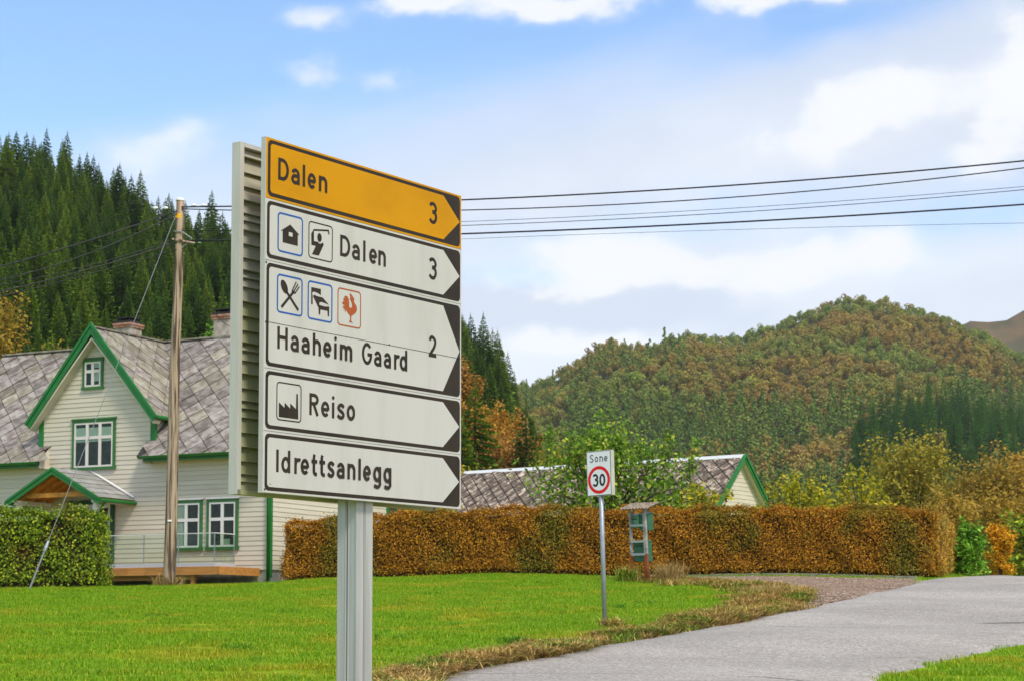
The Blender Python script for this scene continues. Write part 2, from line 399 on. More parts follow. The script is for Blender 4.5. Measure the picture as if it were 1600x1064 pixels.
def leaf_cards(C, Nn, size, asp=0.55, jit=0.8, rng=RNG, droop=0.0):
    """rhombic leaves at C facing roughly Nn"""
    n = len(C)
    Nn = unit(np.asarray(Nn) + rng.normal(0, jit, (n, 3)))
    t = rng.normal(0, 1, (n, 3)); t[:, 2] -= droop
    t = unit(t - Nn * np.sum(t * Nn, 1, keepdims=True))
    b = np.cross(Nn, t)
    sz = np.broadcast_to(np.asarray(size), (n,))[:, None] * rng.uniform(0.65, 1.25, (n, 1))
    V = np.stack([C - t * sz * 0.5, C + b * sz * asp * 0.5 + Nn * sz * 0.06, C + t * sz * 0.5, C - b * sz * asp * 0.5 + Nn * sz * 0.06], 1).reshape(-1, 3)
    return V, np.arange(4 * n).reshape(n, 4)

def smooth(t):
    t = np.clip(t, 0, 1)
    return t * t * (3 - 2 * t)
# ------------------------------------------------------------------ terrain
PY = np.array([-60, -20, 0, 10, 20, 30, 40, 46, 50, 53, 60, 70, 90, 130, 200, 330, 2500.])
PZ = np.array([-3.0, -1.0, 0, 0.52, 1.07, 1.68, 2.34, 2.73, 2.98, 3.12, 3.16, 3.05, 2.6, 2.2, 2.5, 3.0, 3.0])
PM = np.gradient(PZ, PY)
PM[-2:] = 0
def prof(Y):
    Y = np.asarray(Y, float)
    i = np.clip(np.searchsorted(PY, Y) - 1, 0, len(PY) - 2)
    h = PY[i + 1] - PY[i]; t = np.clip((Y - PY[i]) / h, 0, 1)
    return ((2 * t**3 - 3 * t**2 + 1) * PZ[i] + (t**3 - 2 * t**2 + t) * h * PM[i] + (-2 * t**3 + 3 * t**2) * PZ[i + 1] + (t**3 - t**2) * h * PM[i + 1])
LA = np.array([-1.2, -0.5, -0.267, -0.2333, -0.2067, -0.18, -0.1467, -0.0267, 0.0, 0.02, 0.05, 0.09, 0.2])
LR = np.array([79, 77, 70, 67.5, 63.5, 58.5, 56, 42, 32, 22, 9, 2, 0.])
RA = np.array([-1.0, -0.2, 0.0, 0.0167, 0.0433, 0.05, 0.067, 0.093, 0.117, 0.133, 0.153, 0.17, 0.2, 0.223, 0.24, 0.267, 0.3, 0.4, 0.8])
RE = np.array([0.09, 0.105, 0.122, 0.124, 0.143, 0.149, 0.146, 0.154, 0.151, 0.157, 0.163, 0.170, 0.165, 0.159, 0.152, 0.136, 0.118, 0.09, 0.07])
def gz(X, Y):
    X = np.asarray(X, float); Y = np.asarray(Y, float)
    z = prof(Y)
    z = z - 0.012 * np.clip(-X, 0, 30) * smooth((Y - 10) / 30) * (1 - smooth((Y - 60) / 30))
    z = z - 0.035 * np.clip(X - 11.5, 0, 40) * smooth((Y - 44) / 8) * (1 - smooth((Y - 90) / 60))
    z = z - 0.2 * smooth((-X - 4.5) / 2.5) * smooth((Y - 46) / 4) * (1 - smooth((Y - 70) / 15))
    a = X / np.maximum(Y, 20)
    lh = np.interp(a, LA, LR)
    z = z + lh * np.clip((Y - 92) / 208, 0, 1) ** 1.15 * (1 - 0.75 * smooth((Y - 300) / 300))
    rh = np.interp(a, RA, RE) * 850
    t = np.clip((Y - 330) / 520, 0, 1)
    rr = rh * t ** 1.15 * (1 - 0.7 * smooth((Y - 850) / 500))
    rr = rr + t * 3 * (np.sin(X * 0.031 + Y * 0.017) + np.sin(X * 0.013 - Y * 0.027 + 1.3)) * (1 - smooth((Y - 800) / 80) * 0.6)
    z = np.maximum(z, z * (1 - smooth((Y - 330) / 60)) + rr + 3 * smooth((Y - 330) / 60))
    z = z + 0.02 * (np.sin(X * 0.9 + 0.4 * Y) + np.sin(0.7 * X - 1.1 * Y + 2)) * smooth((Y - 12) / 10)
    return z
def g1(x, y):
    return float(gz(x, y))
def ray_ground(px, py):
    lo, hi = 8.0, 52.5
    for _ in range(50):
        md = (lo + hi) / 2
        p = at(px, py, md)
        if p.z > g1(p.x, p.y): lo = md
        else: hi = md
    return at(px, py, lo)

xs = np.concatenate([-np.geomspace(1600, 31, 60), np.arange(-30, 30.01, 0.75), np.geomspace(31, 1600, 60)])
ys = np.concatenate([np.arange(-60, 6, 3.0), np.arange(6, 72, 0.75), np.geomspace(72, 2000, 110)])
XX, YY = np.meshgrid(xs, ys)
ZZ = gz(XX, YY)
nx, ny = len(xs), len(ys)
idx = np.arange(nx * ny).reshape(ny, nx)
F = np.stack([idx[:-1, :-1], idx[:-1, 1:], idx[1:, 1:], idx[1:, :-1]], -1).reshape(-1, 4)
def ground_mat():
    m = bpy.data.materials.new('ground'); m.use_nodes = True
    T = NT(m.node_tree)
    pos = T.n('ShaderNodeNewGeometry').outputs['Position']
    sep = T.n('ShaderNodeSeparateXYZ', {0: pos})
    grass = T.mix(T.rng(T.noise(pos, 0.5, 5), 0.4, 0.65), (0.19, 0.32, 0.008), (0.28, 0.31, 0.014))
    floor = T.mix(T.rng(T.noise(pos, 0.06, 6), 0.4, 0.6), (0.03, 0.04, 0.012), (0.075, 0.055, 0.022))
    far = T.rng(sep.outputs[1], 70, 95)
    c = T.mix(far, grass, floor)
    b = T.n('ShaderNodeBump', {'Strength': 0.4, 'Distance': 0.05, 'Height': T.noise(pos, 9, 6)})
    p = T.n('ShaderNodeBsdfPrincipled', {'Base Color': c, 'Roughness': 0.95, 'Specular IOR Level': 0.1, 'Normal': b.outputs[0]})
    T.n('ShaderNodeOutputMaterial', {'Surface': p.outputs[0]})
    return m
gm = arr_mesh('ground', np.stack([XX, YY, ZZ], -1).reshape(-1, 3), F, ground_mat())
gm.polygons.foreach_set('use_smooth', [True] * len(gm.polygons))
go = link('ground', gm); go['kind'] = 'structure'

# far heather ridge behind the right hill
V = []; FF = []
fx = np.linspace(120, 1100, 70)
fr = 1500 * (0.128 + 0.042 * smooth((fx - 240) / 150) - 0.05 * smooth((fx - 500) / 500)) + 8 * np.sin(fx * 0.03) + 4 * np.sin(fx * 0.11)
for i, x in enumerate(fx):
    for j, k in enumerate(np.linspace(0, 1, 14)):
        V.append((x, 1180 + 320 * k, 20 + (fr[i] - 20) * k ** 0.9 + (3 * math.sin(x * 0.05 + j) if 0 < j < 13 else 0)))
    V.append((x, 1750, 60))
for i in range(69):
    for j in range(14):
        a = i * 15 + j
        FF.append((a, a + 15, a + 16, a + 1))
M_HEATH = mat('heather', (0.16, 0.105, 0.06), (0.09, 0.085, 0.045), 0.04, 0.95, 0.05, coords='Position', bump=0.3, bscale=0.1)
o = link('hill', arr_mesh('hill', V, FF, M_HEATH)); o['kind'] = 'structure'

# road: edges followed on the ground
left_px = [(635, 1064), (735, 1047), (835, 1029), (945, 1010), (1005, 998), (1080, 986), (1120, 977), (1161, 968), (1239, 953), (1307, 937), (1356, 926), (1405, 914)]
Ledge = [ray_ground(*q) for q in left_px]
LE = [(1.2, -30), (1.0, -5), (0.55, 5), (-0.1, 10), (-0.62, 14), (-0.9, 17)] + [(v.x, v.y) for v in Ledge if v.y > 18.2] + [(10.9, 49.5), (15.5, 58), (21, 68), (27, 80)]
RE_ = [(6.2, -30), (5.6, -5), (4.6, 5), (3.9, 10), (3.45, 14), (3.4, 17)] + [(v.x, v.y) for v in [ray_ground(1372, 1062), ray_ground(1437, 1047.6), ray_ground(1535, 1023), ray_ground(1600, 1008.6)]] + [(10.3, 31), (14.2, 38.5), (18, 46), (22, 54), (26.5, 63), (32, 74)]
def resample(pl, n):
    pl = np.array(pl, float)
    # smooth Chaikin
    for _ in range(2):
        q0 = pl[:-1] * .75 + pl[1:] * .25; q1 = pl[:-1] * .25 + pl[1:] * .75
        pl = np.concatenate([pl[:1], np.stack([q0, q1], 1).reshape(-1, 2), pl[-1:]])
    d = np.concatenate([[0], np.cumsum(np.linalg.norm(np.diff(pl, axis=0), axis=1))])
    t = np.linspace(0, d[-1], n)
    return np.stack([np.interp(t, d, pl[:, 0]), np.interp(t, d, pl[:, 1])], 1)
NR = 260
Lr, Rr = resample(LE, NR), resample(RE_, NR)
Lr = Lr + (RNG.normal(0, 0.025, (NR, 1)) + 0.05 * np.sin(np.arange(NR)[:, None] * 0.7)) * np.array([[1, 0]]) * (np.arange(NR)[:, None] > 0)
V = []; NC = 14
for i in range(NR):
    for j in range(NC + 1):
        p = Lr[i] * (1 - j / NC) + Rr[i] * (j / NC)
        edge = min(j, NC - j)
        V.append((p[0], p[1], g1(p[0], p[1]) + 0.03 + (0.03 if edge > 0 else -0.06) + 0.03 * math.sin(math.pi * j / NC)))
i0 = np.arange(NR * (NC + 1)).reshape(NR, NC + 1)
FR = np.stack([i0[:-1, :-1], i0[:-1, 1:], i0[1:, 1:], i0[1:, :-1]], -1).reshape(-1, 4)
DARK = ray_ground(1570, 981)
def asphalt_mat():
    m = bpy.data.materials.new('asphalt'); m.use_nodes = True
    T = NT(m.node_tree)
    pos = T.n('ShaderNodeNewGeometry').outputs['Position']
    c = T.mix(T.rng(T.noise(pos, 0.35, 5), 0.35, 0.7), (0.36, 0.335, 0.305), (0.45, 0.42, 0.385))
    sp = T.noise(pos, 26, 4, 0.75)
    c = T.mix(T.rng(sp, 0.35, 0.75), T.mix(1.0, c, (0.55, 0.55, 0.55), 'MULTIPLY'), T.mix(1.0, c, (1.4, 1.4, 1.4), 'MULTIPLY'))
    gr = T.noise(pos, 8, 5, 0.8)
    c = T.mix(T.rng(gr, 0.3, 0.7), T.mix(1.0, c, (0.86, 0.86, 0.86), 'MULTIPLY'), T.mix(1.0, c, (1.12, 1.12, 1.12), 'MULTIPLY'))
    # cracks running along the lane
    mp = T.n('ShaderNodeMapping', {'Vector': pos, 'Rotation': (0, 0, R(-66)), 'Scale': (0.16, 0.55, 1)}).outputs[0]
    vo = T.n('ShaderNodeTexVoronoi', {'Vector': T.mix(0.06, mp, T.n('ShaderNodeTexNoise', {'Vector': pos, 'Scale': 1.4}).outputs[1]), 'Scale': 0.75}, feature='DISTANCE_TO_EDGE')
    ck = T.m('MULTIPLY', T.rng(vo.outputs[0], 0.009, 0.002), T.rng(T.noise(pos, 0.3, 3), 0.46, 0.56))
    c = T.mix(T.m('MULTIPLY', ck, 0.85), c, (0.07, 0.065, 0.065))
    # one worn dark spot in the right lane
    dp = T.n('ShaderNodeVectorMath', {0: pos, 1: (DARK.x, DARK.y, 0)}, operation='SUBTRACT')
    sx = T.n('ShaderNodeSeparateXYZ', {0: dp.outputs[0]})
    e = T.m('ADD', T.m('POWER', T.m('MULTIPLY', sx.outputs[0], 1.6), 2.0), T.m('POWER', T.m('MULTIPLY', sx.outputs[1], 2.6), 2.0))
    e = T.m('ADD', e, T.m('MULTIPLY', T.noise(pos, 3, 4), 0.8))
    c = T.mix(T.m('MULTIPLY', T.rng(e, 1.0, 0.45), 0.7), c, (0.05, 0.05, 0.052))
    b = T.n('ShaderNodeBump', {'Strength': 0.5, 'Distance': 0.01, 'Height': sp})
    p = T.n('ShaderNodeBsdfPrincipled', {'Base Color': c, 'Roughness': 0.85, 'Specular IOR Level': 0.25, 'Normal': b.outputs[0]})
    T.n('ShaderNodeOutputMaterial', {'Surface': p.outputs[0]})
    return m
o = link('road', arr_mesh('road', V, FR, asphalt_mat())); o['kind'] = 'structure'

# gravel drive joining the road in front of the hedge
M_GRAV = mat('gravel', (0.19, 0.125, 0.085), (0.34, 0.25, 0.185), 11, 0.95, 0.1, bump=0.9, bscale=35, coords='Position')
grav_near = [ray_ground(1085, 909.5), ray_ground(1187, 917), ray_ground(1249, 924), ray_ground(1256, 934), ray_ground(1232, 955)]
gn = [(3.0, 48.6)] + [(v.x, v.y) for v in grav_near]
gp = resample(gn, 40)
gfar = resample([(3.0, 49.6), (5.5, 49.75), (8.0, 49.5), (9.9, 48.9), (9.9, 47), (9.2, 44.0), (7.6, 39.9), (6.1, 36.6)], 40)
V = []
for i in range(40):
    for j in range(11):
        p = gp[i] * (1 - j / 10) + gfar[i] * (j / 10)
        V.append((p[0], p[1], g1(p[0], p[1]) + 0.028 - (0.05 if j == 0 else 0)))
i0 = np.arange(40 * 11).reshape(40, 11)
o = link('gravel_drive', arr_mesh('gravel_drive', V, np.stack([i0[:-1, :-1], i0[:-1, 1:], i0[1:, 1:], i0[1:, :-1]], -1).reshape(-1, 4), M_GRAV)); o['kind'] = 'structure'

# ------------------------------------------------------------------ flat print: strokes, letters, polygons (u right, v up)
def arc(cx, cy, rx, ry, a0, a1, n=14):
    return [(cx + rx * math.cos(R(a0 + (a1 - a0) * i / n)), cy + ry * math.sin(R(a0 + (a1 - a0) * i / n))) for i in range(n + 1)]
def spline(pts, n=6):
    P = [pts[0]] + list(pts) + [pts[-1]]
    out = []
    for i in range(1, len(P) - 2):
        for k in range(n):
            t = k / n
            out.append(tuple(0.5 * (2 * P[i][d] + (P[i + 1][d] - P[i - 1][d]) * t + (2 * P[i - 1][d] - 5 * P[i][d] + 4 * P[i + 1][d] - P[i + 2][d]) * t * t + (-P[i - 1][d] + 3 * P[i][d] - 3 * P[i + 1][d] + P[i + 2][d]) * t ** 3) for d in (0, 1)))
    return out + [tuple(pts[-1])]
HW = 0.082
def glyph(ch, w):
    xh = 0.72; h = HW; c = w / 2; r = w - h
    if ch in 'Il': return [[(h, 0), (h, 1)]]
    if ch == 'D': return [[(h, 0), (h, 1)], [(h, 1 - h)] + arc(0.30, 0.5, r - 0.30, 0.5 - h, 90, -90, 20) + [(h, h)]]
    if ch == 'a': return [arc(c, 0.42, c - h, xh - h - 0.42, 158, 0) + [(r, 0)], [(r, 0.38)] + arc(0.275, 0.222, 0.275 - h, 0.155, 90, 270) + [(0.36, h), (r, 0.15)]]
    if ch == 'e': return [arc(c, xh / 2, c - h, xh / 2 - h, -6, 318, 30), [(h, 0.345), (r, 0.345)]]
    if ch == 'n': return [[(h, 0), (h, xh)], [(h, 0.40)] + arc(c, 0.42, c - h, xh - h - 0.42, 170, 0) + [(r, 0)]]
    if ch == 'h': return [[(h, 0), (h, 1)], [(h, 0.40)] + arc(c, 0.42, c - h, xh - h - 0.42, 170, 0) + [(r, 0)]]
    if ch == 'm':
        q = (w - 2 * h) / 2
        return [[(h, 0), (h, xh)], [(h, 0.42)] + arc(h + q / 2, 0.46, q / 2, xh - h - 0.46, 170, 0) + [(h + q, 0)], [(h + q, 0.42)] + arc(h + 1.5 * q, 0.46, q / 2, xh - h - 0.46, 170, 0) + [(r, 0)]]
    if ch == 'i': return [[(h, 0), (h, xh)], ('dot', h, 0.935, 0.088)]
    if ch == 'H': return [[(h, 0), (h, 1)], [(r, 0), (r, 1)], [(h, 0.53), (r, 0.53)]]
    if ch == 'G': return [arc(c, 0.5, c - h, 0.52 - h, 42, 352, 30) + [(r, 0.47), (c + 0.03, 0.47)]]
    if ch == 'r': return [[(h, 0), (h, xh)], [(h, 0.36)] + arc(0.30, 0.40, 0.30 - h, xh - h - 0.40, 165, 62)]
    if ch == 'd': return [[(r, 0), (r, 1)], arc(c - 0.01, xh / 2, c - h, xh / 2 - h, 8, 352, 28)]
    if ch == 'R': return [[(h, 0), (h, 1)], [(h, 1 - h)] + arc(0.31, 0.725, r - 0.31, 0.275 - h, 90, -90) + [(h, 0.45 + h)], [(0.31, 0.49), (r + 0.015, 0)]]
    if ch == 's': return [spline([(r + 0.02, 0.555), (w * 0.62, 0.655), (w * 0.32, 0.625), (h + 0.01, 0.52), (w * 0.34, 0.41), (w * 0.68, 0.32), (r - 0.005, 0.2), (w * 0.66, 0.08), (w * 0.34, 0.075), (0.035, 0.17)])]
    if ch == 'S': return [spline([(r + 0.01, 0.84), (w * 0.62, 0.935), (w * 0.32, 0.90), (h, 0.74), (w * 0.34, 0.57), (w * 0.68, 0.43), (r, 0.27), (w * 0.66, 0.085), (w * 0.34, 0.07), (0.03, 0.18)])]
    if ch == 'o': return [arc(c, xh / 2, c - h, xh / 2 - h + 0.005, 0, 360, 28)]
    if ch == '0': return [arc(c, 0.5, c - h, 0.5 - h, 0, 360, 30)]
    if ch == 't': return [[(0.20, 0.96), (0.165, 0.84), (0.165, 0.24)] + arc(0.30, 0.22, 0.135, 0.15, 180, 275, 8) + [(w - 0.01, 0.075)], [(0.0, xh - h), (w, xh - h)]]
    if ch == 'g': return [[(r, xh), (r, -0.08)] + arc(c, -0.08, c - h, 0.16, 0, -100, 10) + [(0.05, -0.18)], arc(c - 0.01, xh / 2, c - h, xh / 2 - h, 8, 352, 28)]
    if ch == '3': return [spline([(h * 0.8, 0.83), (w * 0.3, 0.925), (w * 0.62, 0.92), (r - 0.01, 0.75), (w * 0.74, 0.60), (w * 0.40, 0.545)]), spline([(w * 0.40, 0.545), (w * 0.76, 0.49), (r, 0.29), (w * 0.66, 0.085), (w * 0.32, 0.075), (h * 0.6, 0.19)])]
    if ch == '2': return [spline([(h, 0.76), (w * 0.26, 0.90), (w * 0.55, 0.925), (r, 0.78), (w * 0.76, 0.52), (w * 0.38, 0.24), (h * 0.9, h)]) + [], [(0.0, h), (w, h)]]
    return []
def stroke_strip(pl, hw):
    n = len(pl); L_, R_ = [], []
    for i in range(n):
        d0 = np.subtract(pl[i], pl[i - 1]) if i else np.subtract(pl[1], pl[0])
        d1 = np.subtract(pl[i + 1], pl[i]) if i < n - 1 else d0
        d0 = d0 / (np.linalg.norm(d0) + 1e-12); d1 = d1 / (np.linalg.norm(d1) + 1e-12)
        t = d0 + d1
        t = t / (np.linalg.norm(t) + 1e-12)
        k = min(1 / max(t @ d0, 0.4), 1.6)
        nn = np.array([-t[1], t[0]]) * hw * k
        L_.append(np.add(pl[i], nn)); R_.append(np.subtract(pl[i], nn))
    return L_, R_
class Print:
    """thin printed film on a face: local x = u, local z = v, facing -y"""
    def __init__(s, u0, v0, y0):
        s.m = MB(); s.u, s.v, s.y = u0, v0, y0; s.k = 0
    def _y(s):
        s.k += 1
        return s.y - 0.00025 * s.k
    def poly(s, pts):
        y = s._y()
        s.m.add([(s.u + a, y, s.v + b) for a, b in pts], [tuple(range(len(pts)))])
    def stroke(s, pts, hw):
        y = s._y(); Lp, Rp = stroke_strip(pts, hw); n = len(pts)
        s.m.add([(s.u + p[0], y, s.v + p[1]) for p in Lp] + [(s.u + p[0], y, s.v + p[1]) for p in Rp], [(i, n + i, n + i + 1, i + 1) for i in range(n - 1)])
    def letter(s, ch, u, v, w, h):
        for st in glyph(ch, w / h):
            if st[0] == 'dot':
                s.poly(arc(u + st[1] * h, v + st[2] * h, st[3] * h, st[3] * h, 0, 345, 15))
            else:
                s.stroke([(u + a * h, v + b * h) for a, b in st], HW * h)
    def rrect(s, x0, x1, z0, z1, r, hw):
        c = arc(x1 - r, z1 - r, r, r, 90, 0, 5) + arc(x1 - r, z0 + r, r, r, 0, -90, 5) + arc(x0 + r, z0 + r, r, r, -90, -180, 5) + arc(x0 + r, z1 - r, r, r, 180, 90, 5)
        c.append(c[0]); c.insert(0, (x0 + (x1 - x0) / 2, z1)); c.append(c[0])
        c = c[:-2] + [c[0]]
        s.stroke(c, hw)
    def build(s, name, m, parent):
        return s.m.build(name, m, parent)
def rpoly(x0, x1, z0, z1, r, right_round=True):
    return arc(x0 + r, z0 + r, r, r, 180, 270, 5) + arc(x1 - r, z0 + r, r, r, 270, 360, 5) + arc(x1 - r, z1 - r, r, r, 0, 90, 5) + arc(x0 + r, z1 - r, r, r, 90, 180, 5)

# ------------------------------------------------------------------ the big direction sign
SX, SY, STH, SW, SZT, SZB = -1.4469, 11.1282, 0.61841, 1.9084, 4.5017, 2.4017
PU, PO = 0.985, 0.13                                     # post centre in sign coordinates
rootx = SX + math.sin(STH) * PU - math.cos(STH) * PO
rooty = SY + math.cos(STH) * PU + math.sin(STH) * PO
gsign = g1(rootx, rooty)
sign = empty('direction_sign', (rootx, rooty, gsign), math.pi / 2 - STH)
tag(sign, 'tall double-sided direction sign with five stacked white and yellow panels on aluminium post', 'road sign')
ZB = SZB - gsign                                          # local height of the lower edge
def px_(u): return u - PU
def py_(o): return o - PO
# post: extruded aluminium profile with flutes
prof2 = []
hwp, hdp = 0.080, 0.076
def flute(n):
    pts = []
    side = [(-0.5, 0), (-0.36, 0.012), (-0.12, 0.010), (-0.075, -0.002), (-0.055, 0.016), (-0.02, 0.016), (-0.008, 0.05), (0.008, 0.05), (0.02, 0.016), (0.055, 0.016), (0.075, -0.002), (0.12, 0.010), (0.36, 0.012), (0.5, 0)]
    for t, ind in side:
        pts.append((t, ind))
    return pts
ring = []
for s_ in range(4):
    for (t, ind) in flute(0)[:-1]:
        a, b = (hwp, hdp) if s_ % 2 == 0 else (hdp, hwp)
        x, y = t * 2 * a, -b + ind * 0.35
        for _ in range(s_):
            x, y = -y, x
        ring.append((x, y))
m = MB()
m.prism([(x, y, -0.4) for x, y in ring], [(x, y, ZB + 2.08) for x, y in ring])
m.build('post', M_ALU, sign)
rows = [(1.735, 2.1, 'y'), (1.366, 1.735, 'w'), (0.730, 1.366, 'w2'), (0.362, 0.730, 'w'), (0.0, 0.362, 'w')]
def sign_panel(i, v0, v1, kind):
    M_ = M_SYEL if kind == 'y' else M_SWHITE
    m = MB()
    m.box(px_(0), px_(SW), py_(0.0), py_(0.034), ZB + v0 + 0.0012, ZB + v1 - 0.0012)
    p = m.build('sign_panel', M_, sign, bevel=0.0012)
    # dark frame with arrow head, then the field inside it
    e = 0.011 if i != 0 else 0.014
    b = Print(px_(0), ZB, py_(0.0) - 0.0008)
    b.poly(rpoly(e, SW - e, v0 + 0.014, v1 - 0.014, 0.032))
    b.build('border', M_SDARK, p)
    f = Print(px_(0), ZB, py_(0.0) - 0.0019)
    t = 0.022
    x0, z0, z1, r = e + t - 0.001, v0 + 0.014 + t, v1 - 0.014 - t, 0.022
    f.poly(arc(x0 + r, z0 + r, r, r, 180, 270, 5) + [(1.711, z0), (1.889, (v0 + v1) / 2), (1.711, z1)] + arc(x0 + r, z1 - r, r, r, 90, 180, 5))
    f.build('arrow_field', M_, p)
    return p
P5 = [sign_panel(i, *r) for i, r in enumerate(rows)]
def text(parent, letters, v, h=0.133, name='lettering', m=M_SDARK):
    p = Print(px_(0), ZB, py_(0.0) - 0.0029)
    for ch, u, w_ in letters:
        p.letter(ch, u, v, w_, h)
    return p.build(name, m, parent)
text(P5[0], [('D', .101, .094), ('a', .216, .076), ('l', .318, .021), ('e', .363, .075), ('n', .465, .077)], 1.861)
text(P5[0], [('3', 1.557, .085)], 1.857, .14, 'distance_number')
text(P5[1], [('D', .668, .095), ('a', .780, .076), ('l', .888, .021), ('e', .946, .077), ('n', 1.036, .074)], 1.494)
text(P5[1], [('3', 1.556, .084)], 1.488, .14, 'distance_number')
text(P5[2], [('G', .882, .1), ('a', 1.0, .073), ('a', 1.096, .072), ('r', 1.199, .05), ('d', 1.257, .075)], 0.854)
text(P5[2], [('H', .107, .091), ('a', .222, .074), ('a', .319, .074), ('h', .421, .074), ('e', .516, .076), ('i', .617, .02), ('m', .670, .116)], 0.854)
text(P5[2], [('2', 1.557, .08)], 0.976, .14, 'distance_number')
text(P5[3], [('R', .395, .084), ('e', .501, .077), ('i', .601, .02), ('s', .649, .071), ('o', .739, .079)], 0.489)
text(P5[4], [('I', .107, .022), ('d', .153, .077), ('r', .265, .047), ('e', .321, .075), ('t', .417, .051), ('t', .488, .052), ('s', .562, .066), ('a', .648, .073),
             ('n', .748, .075), ('l', .852, .02), ('e', .897, .074), ('g', .996, .075), ('g', 1.097, .075)], 0.127)
m = MB(); m.box(px_(0.004), px_(1.9), py_(0) - 0.0036, py_(0) - 0.0030, ZB + 0.9995, ZB + 1.0025); m.build('plank_joint', M_SDARK, P5[2])
for k_, (u, v) in enumerate(((0.012, 0.02), (0.006, 1.352), (0.009, 1.0), (1.88, 0.995), (1.15, 1.003))):
    m = MB(); m.tube([(px_(u), py_(0) - 0.001, ZB + v), (px_(u), py_(0) - 0.0045, ZB + v)], 0.0055, 8); m.build('rivet', M_SDARK, P5[2] if k_ else P5[4])
def icon(parent, x0, x1, z0, z1, mcol, hw=0.004, draw=None, mfig=M_SDARK, holes=None):
    p = Print(px_(0), ZB, py_(0.0) - 0.0030)
    p.rrect(x0, x1, z0, z1, 0.022, hw)
    fr = p.build('pictogram', mcol, parent)
    p = Print(px_(0), ZB, py_(0.0) - 0.0032)
    draw(p)
    p.build('pictogram_figure', mfig, fr)
    if holes:
        p = Print(px_(0), ZB, py_(0.0) - 0.0062); p.poly(holes); p.build('pictogram_window', M_SWHITE, fr)
icon(P5[1], .106, .320, 1.436, 1.664, M_SBLUE, .0054, lambda p: p.poly([(.132, 1.561), (.135, 1.556), (.145, 1.564), (.146, 1.492), (.279, 1.491), (.279, 1.564), (.289, 1.555), (.292, 1.560), (.211, 1.609)]),
     holes=[(.195, 1.537), (.229, 1.537), (.229, 1.561), (.195, 1.561)])
def golf(p):
    p.poly([(.423, 1.619), (.4, 1.587), (.402, 1.518), (.442, 1.519), (.408, 1.462), (.470, 1.463), (.515, 1.538), (.509, 1.546), (.502, 1.549), (.492, 1.541), (.48, 1.537), (.468, 1.54), (.46, 1.546), (.425, 1.545), (.424, 1.609)])
    p.stroke([(.422, 1.613), (.556, 1.632), (.563, 1.609)], .005)
    p.poly(arc(.475, 1.575, .020, .027, 0, 350, 20))
icon(P5[1], .379, .594, 1.441, 1.660, M_SDARK, .0038, golf)
def cutlery(p):
    th_ = R(122)
    p.poly([(.164 + .044 * math.cos(t) * math.cos(th_) - .026 * math.sin(t) * math.sin(th_), 1.228 + .044 * math.cos(t) * math.sin(th_) + .026 * math.sin(t) * math.cos(th_)) for t in np.linspace(0, 6.1, 24)])
    p.stroke([(.182, 1.202), (.289, 1.104)], .0085)
    p.stroke([(.140, 1.103), (.249, 1.213)], .0085)
    p.stroke([(.231, 1.216), (.243, 1.206), (.262, 1.204)], .006)
    for a, b in (((.233, 1.215), (.268, 1.273)), ((.247, 1.212), (.283, 1.262)), ((.259, 1.204), (.295, 1.248))):
        p.stroke([a, b], .004)
icon(P5[2], .105, .321, 1.073, 1.295, M_SBLUE, .0054, cutlery)
def bed(p):
    p.poly([(.404, 1.261), (.404, 1.16), (.4105, 1.156), (.4175, 1.16), (.4165, 1.208), (.412, 1.23), (.43, 1.238), (.47, 1.232), (.492, 1.224), (.491, 1.262)])
    p.poly([(.42, 1.209), (.432, 1.219), (.45, 1.214), (.508, 1.212), (.567, 1.175), (.55, 1.178), (.53, 1.181), (.50, 1.184), (.480, 1.180), (.476, 1.160), (.47, 1.146)])
    p.poly([(.4705, 1.146), (.476, 1.163), (.53, 1.160), (.569, 1.165), (.568, 1.105), (.556, 1.105), (.554, 1.137), (.488, 1.137), (.486, 1.105), (.474, 1.105)])
icon(P5[2], .377, .594, 1.071, 1.296, M_SBLUE, .0054, bed)
def cock(p):
    p.poly([(.768, 1.279), (.776, 1.268), (.787, 1.264), (.795, 1.252), (.808, 1.251), (.800, 1.246), (.807, 1.238), (.801, 1.236), (.806, 1.222), (.826, 1.205), (.832, 1.185), (.824, 1.165), (.800, 1.148), (.779, 1.136), (.777, 1.106), (.788, 1.097), (.800, 1.092), (.778, 1.096), (.749, 1.093), (.765, 1.100), (.755, 1.109), (.768, 1.107), (.766, 1.135), (.742, 1.152),
            (.726, 1.168), (.722, 1.150), (.715, 1.158), (.722, 1.173), (.703, 1.160), (.711, 1.178), (.693, 1.173), (.703, 1.190), (.722, 1.194), (.700, 1.196), (.690, 1.203), (.697, 1.216), (.722, 1.217), (.702, 1.222), (.700, 1.234), (.716, 1.240), (.707, 1.245), (.723, 1.255), (.740, 1.252), (.751, 1.238), (.757, 1.215), (.757, 1.190), (.768, 1.184), (.780, 1.188), (.785, 1.202), (.778, 1.222), (.762, 1.240), (.768, 1.252), (.760, 1.266)])
icon(P5[2], .651, .866, 1.069, 1.294, M_SRED, .0043, cock, M_SRED)
icon(P5[3], .108, .320, .437, .657, M_SDARK, .0038, lambda p: p.poly([(.126, .539), (.126, .453), (.297, .453), (.291, .604), (.278, .604), (.276, .512), (.225, .542), (.2245, .511), (.176, .542), (.1745, .511)]))
m = MB()
for k_ in range(3): m.box(px_(.05 + k_ * .006), px_(.053 + k_ * .006), py_(0) - .0034, py_(0) - .003, ZB + .05, ZB + .054)
m.build('maker_mark', M_SDARK, P5[4])
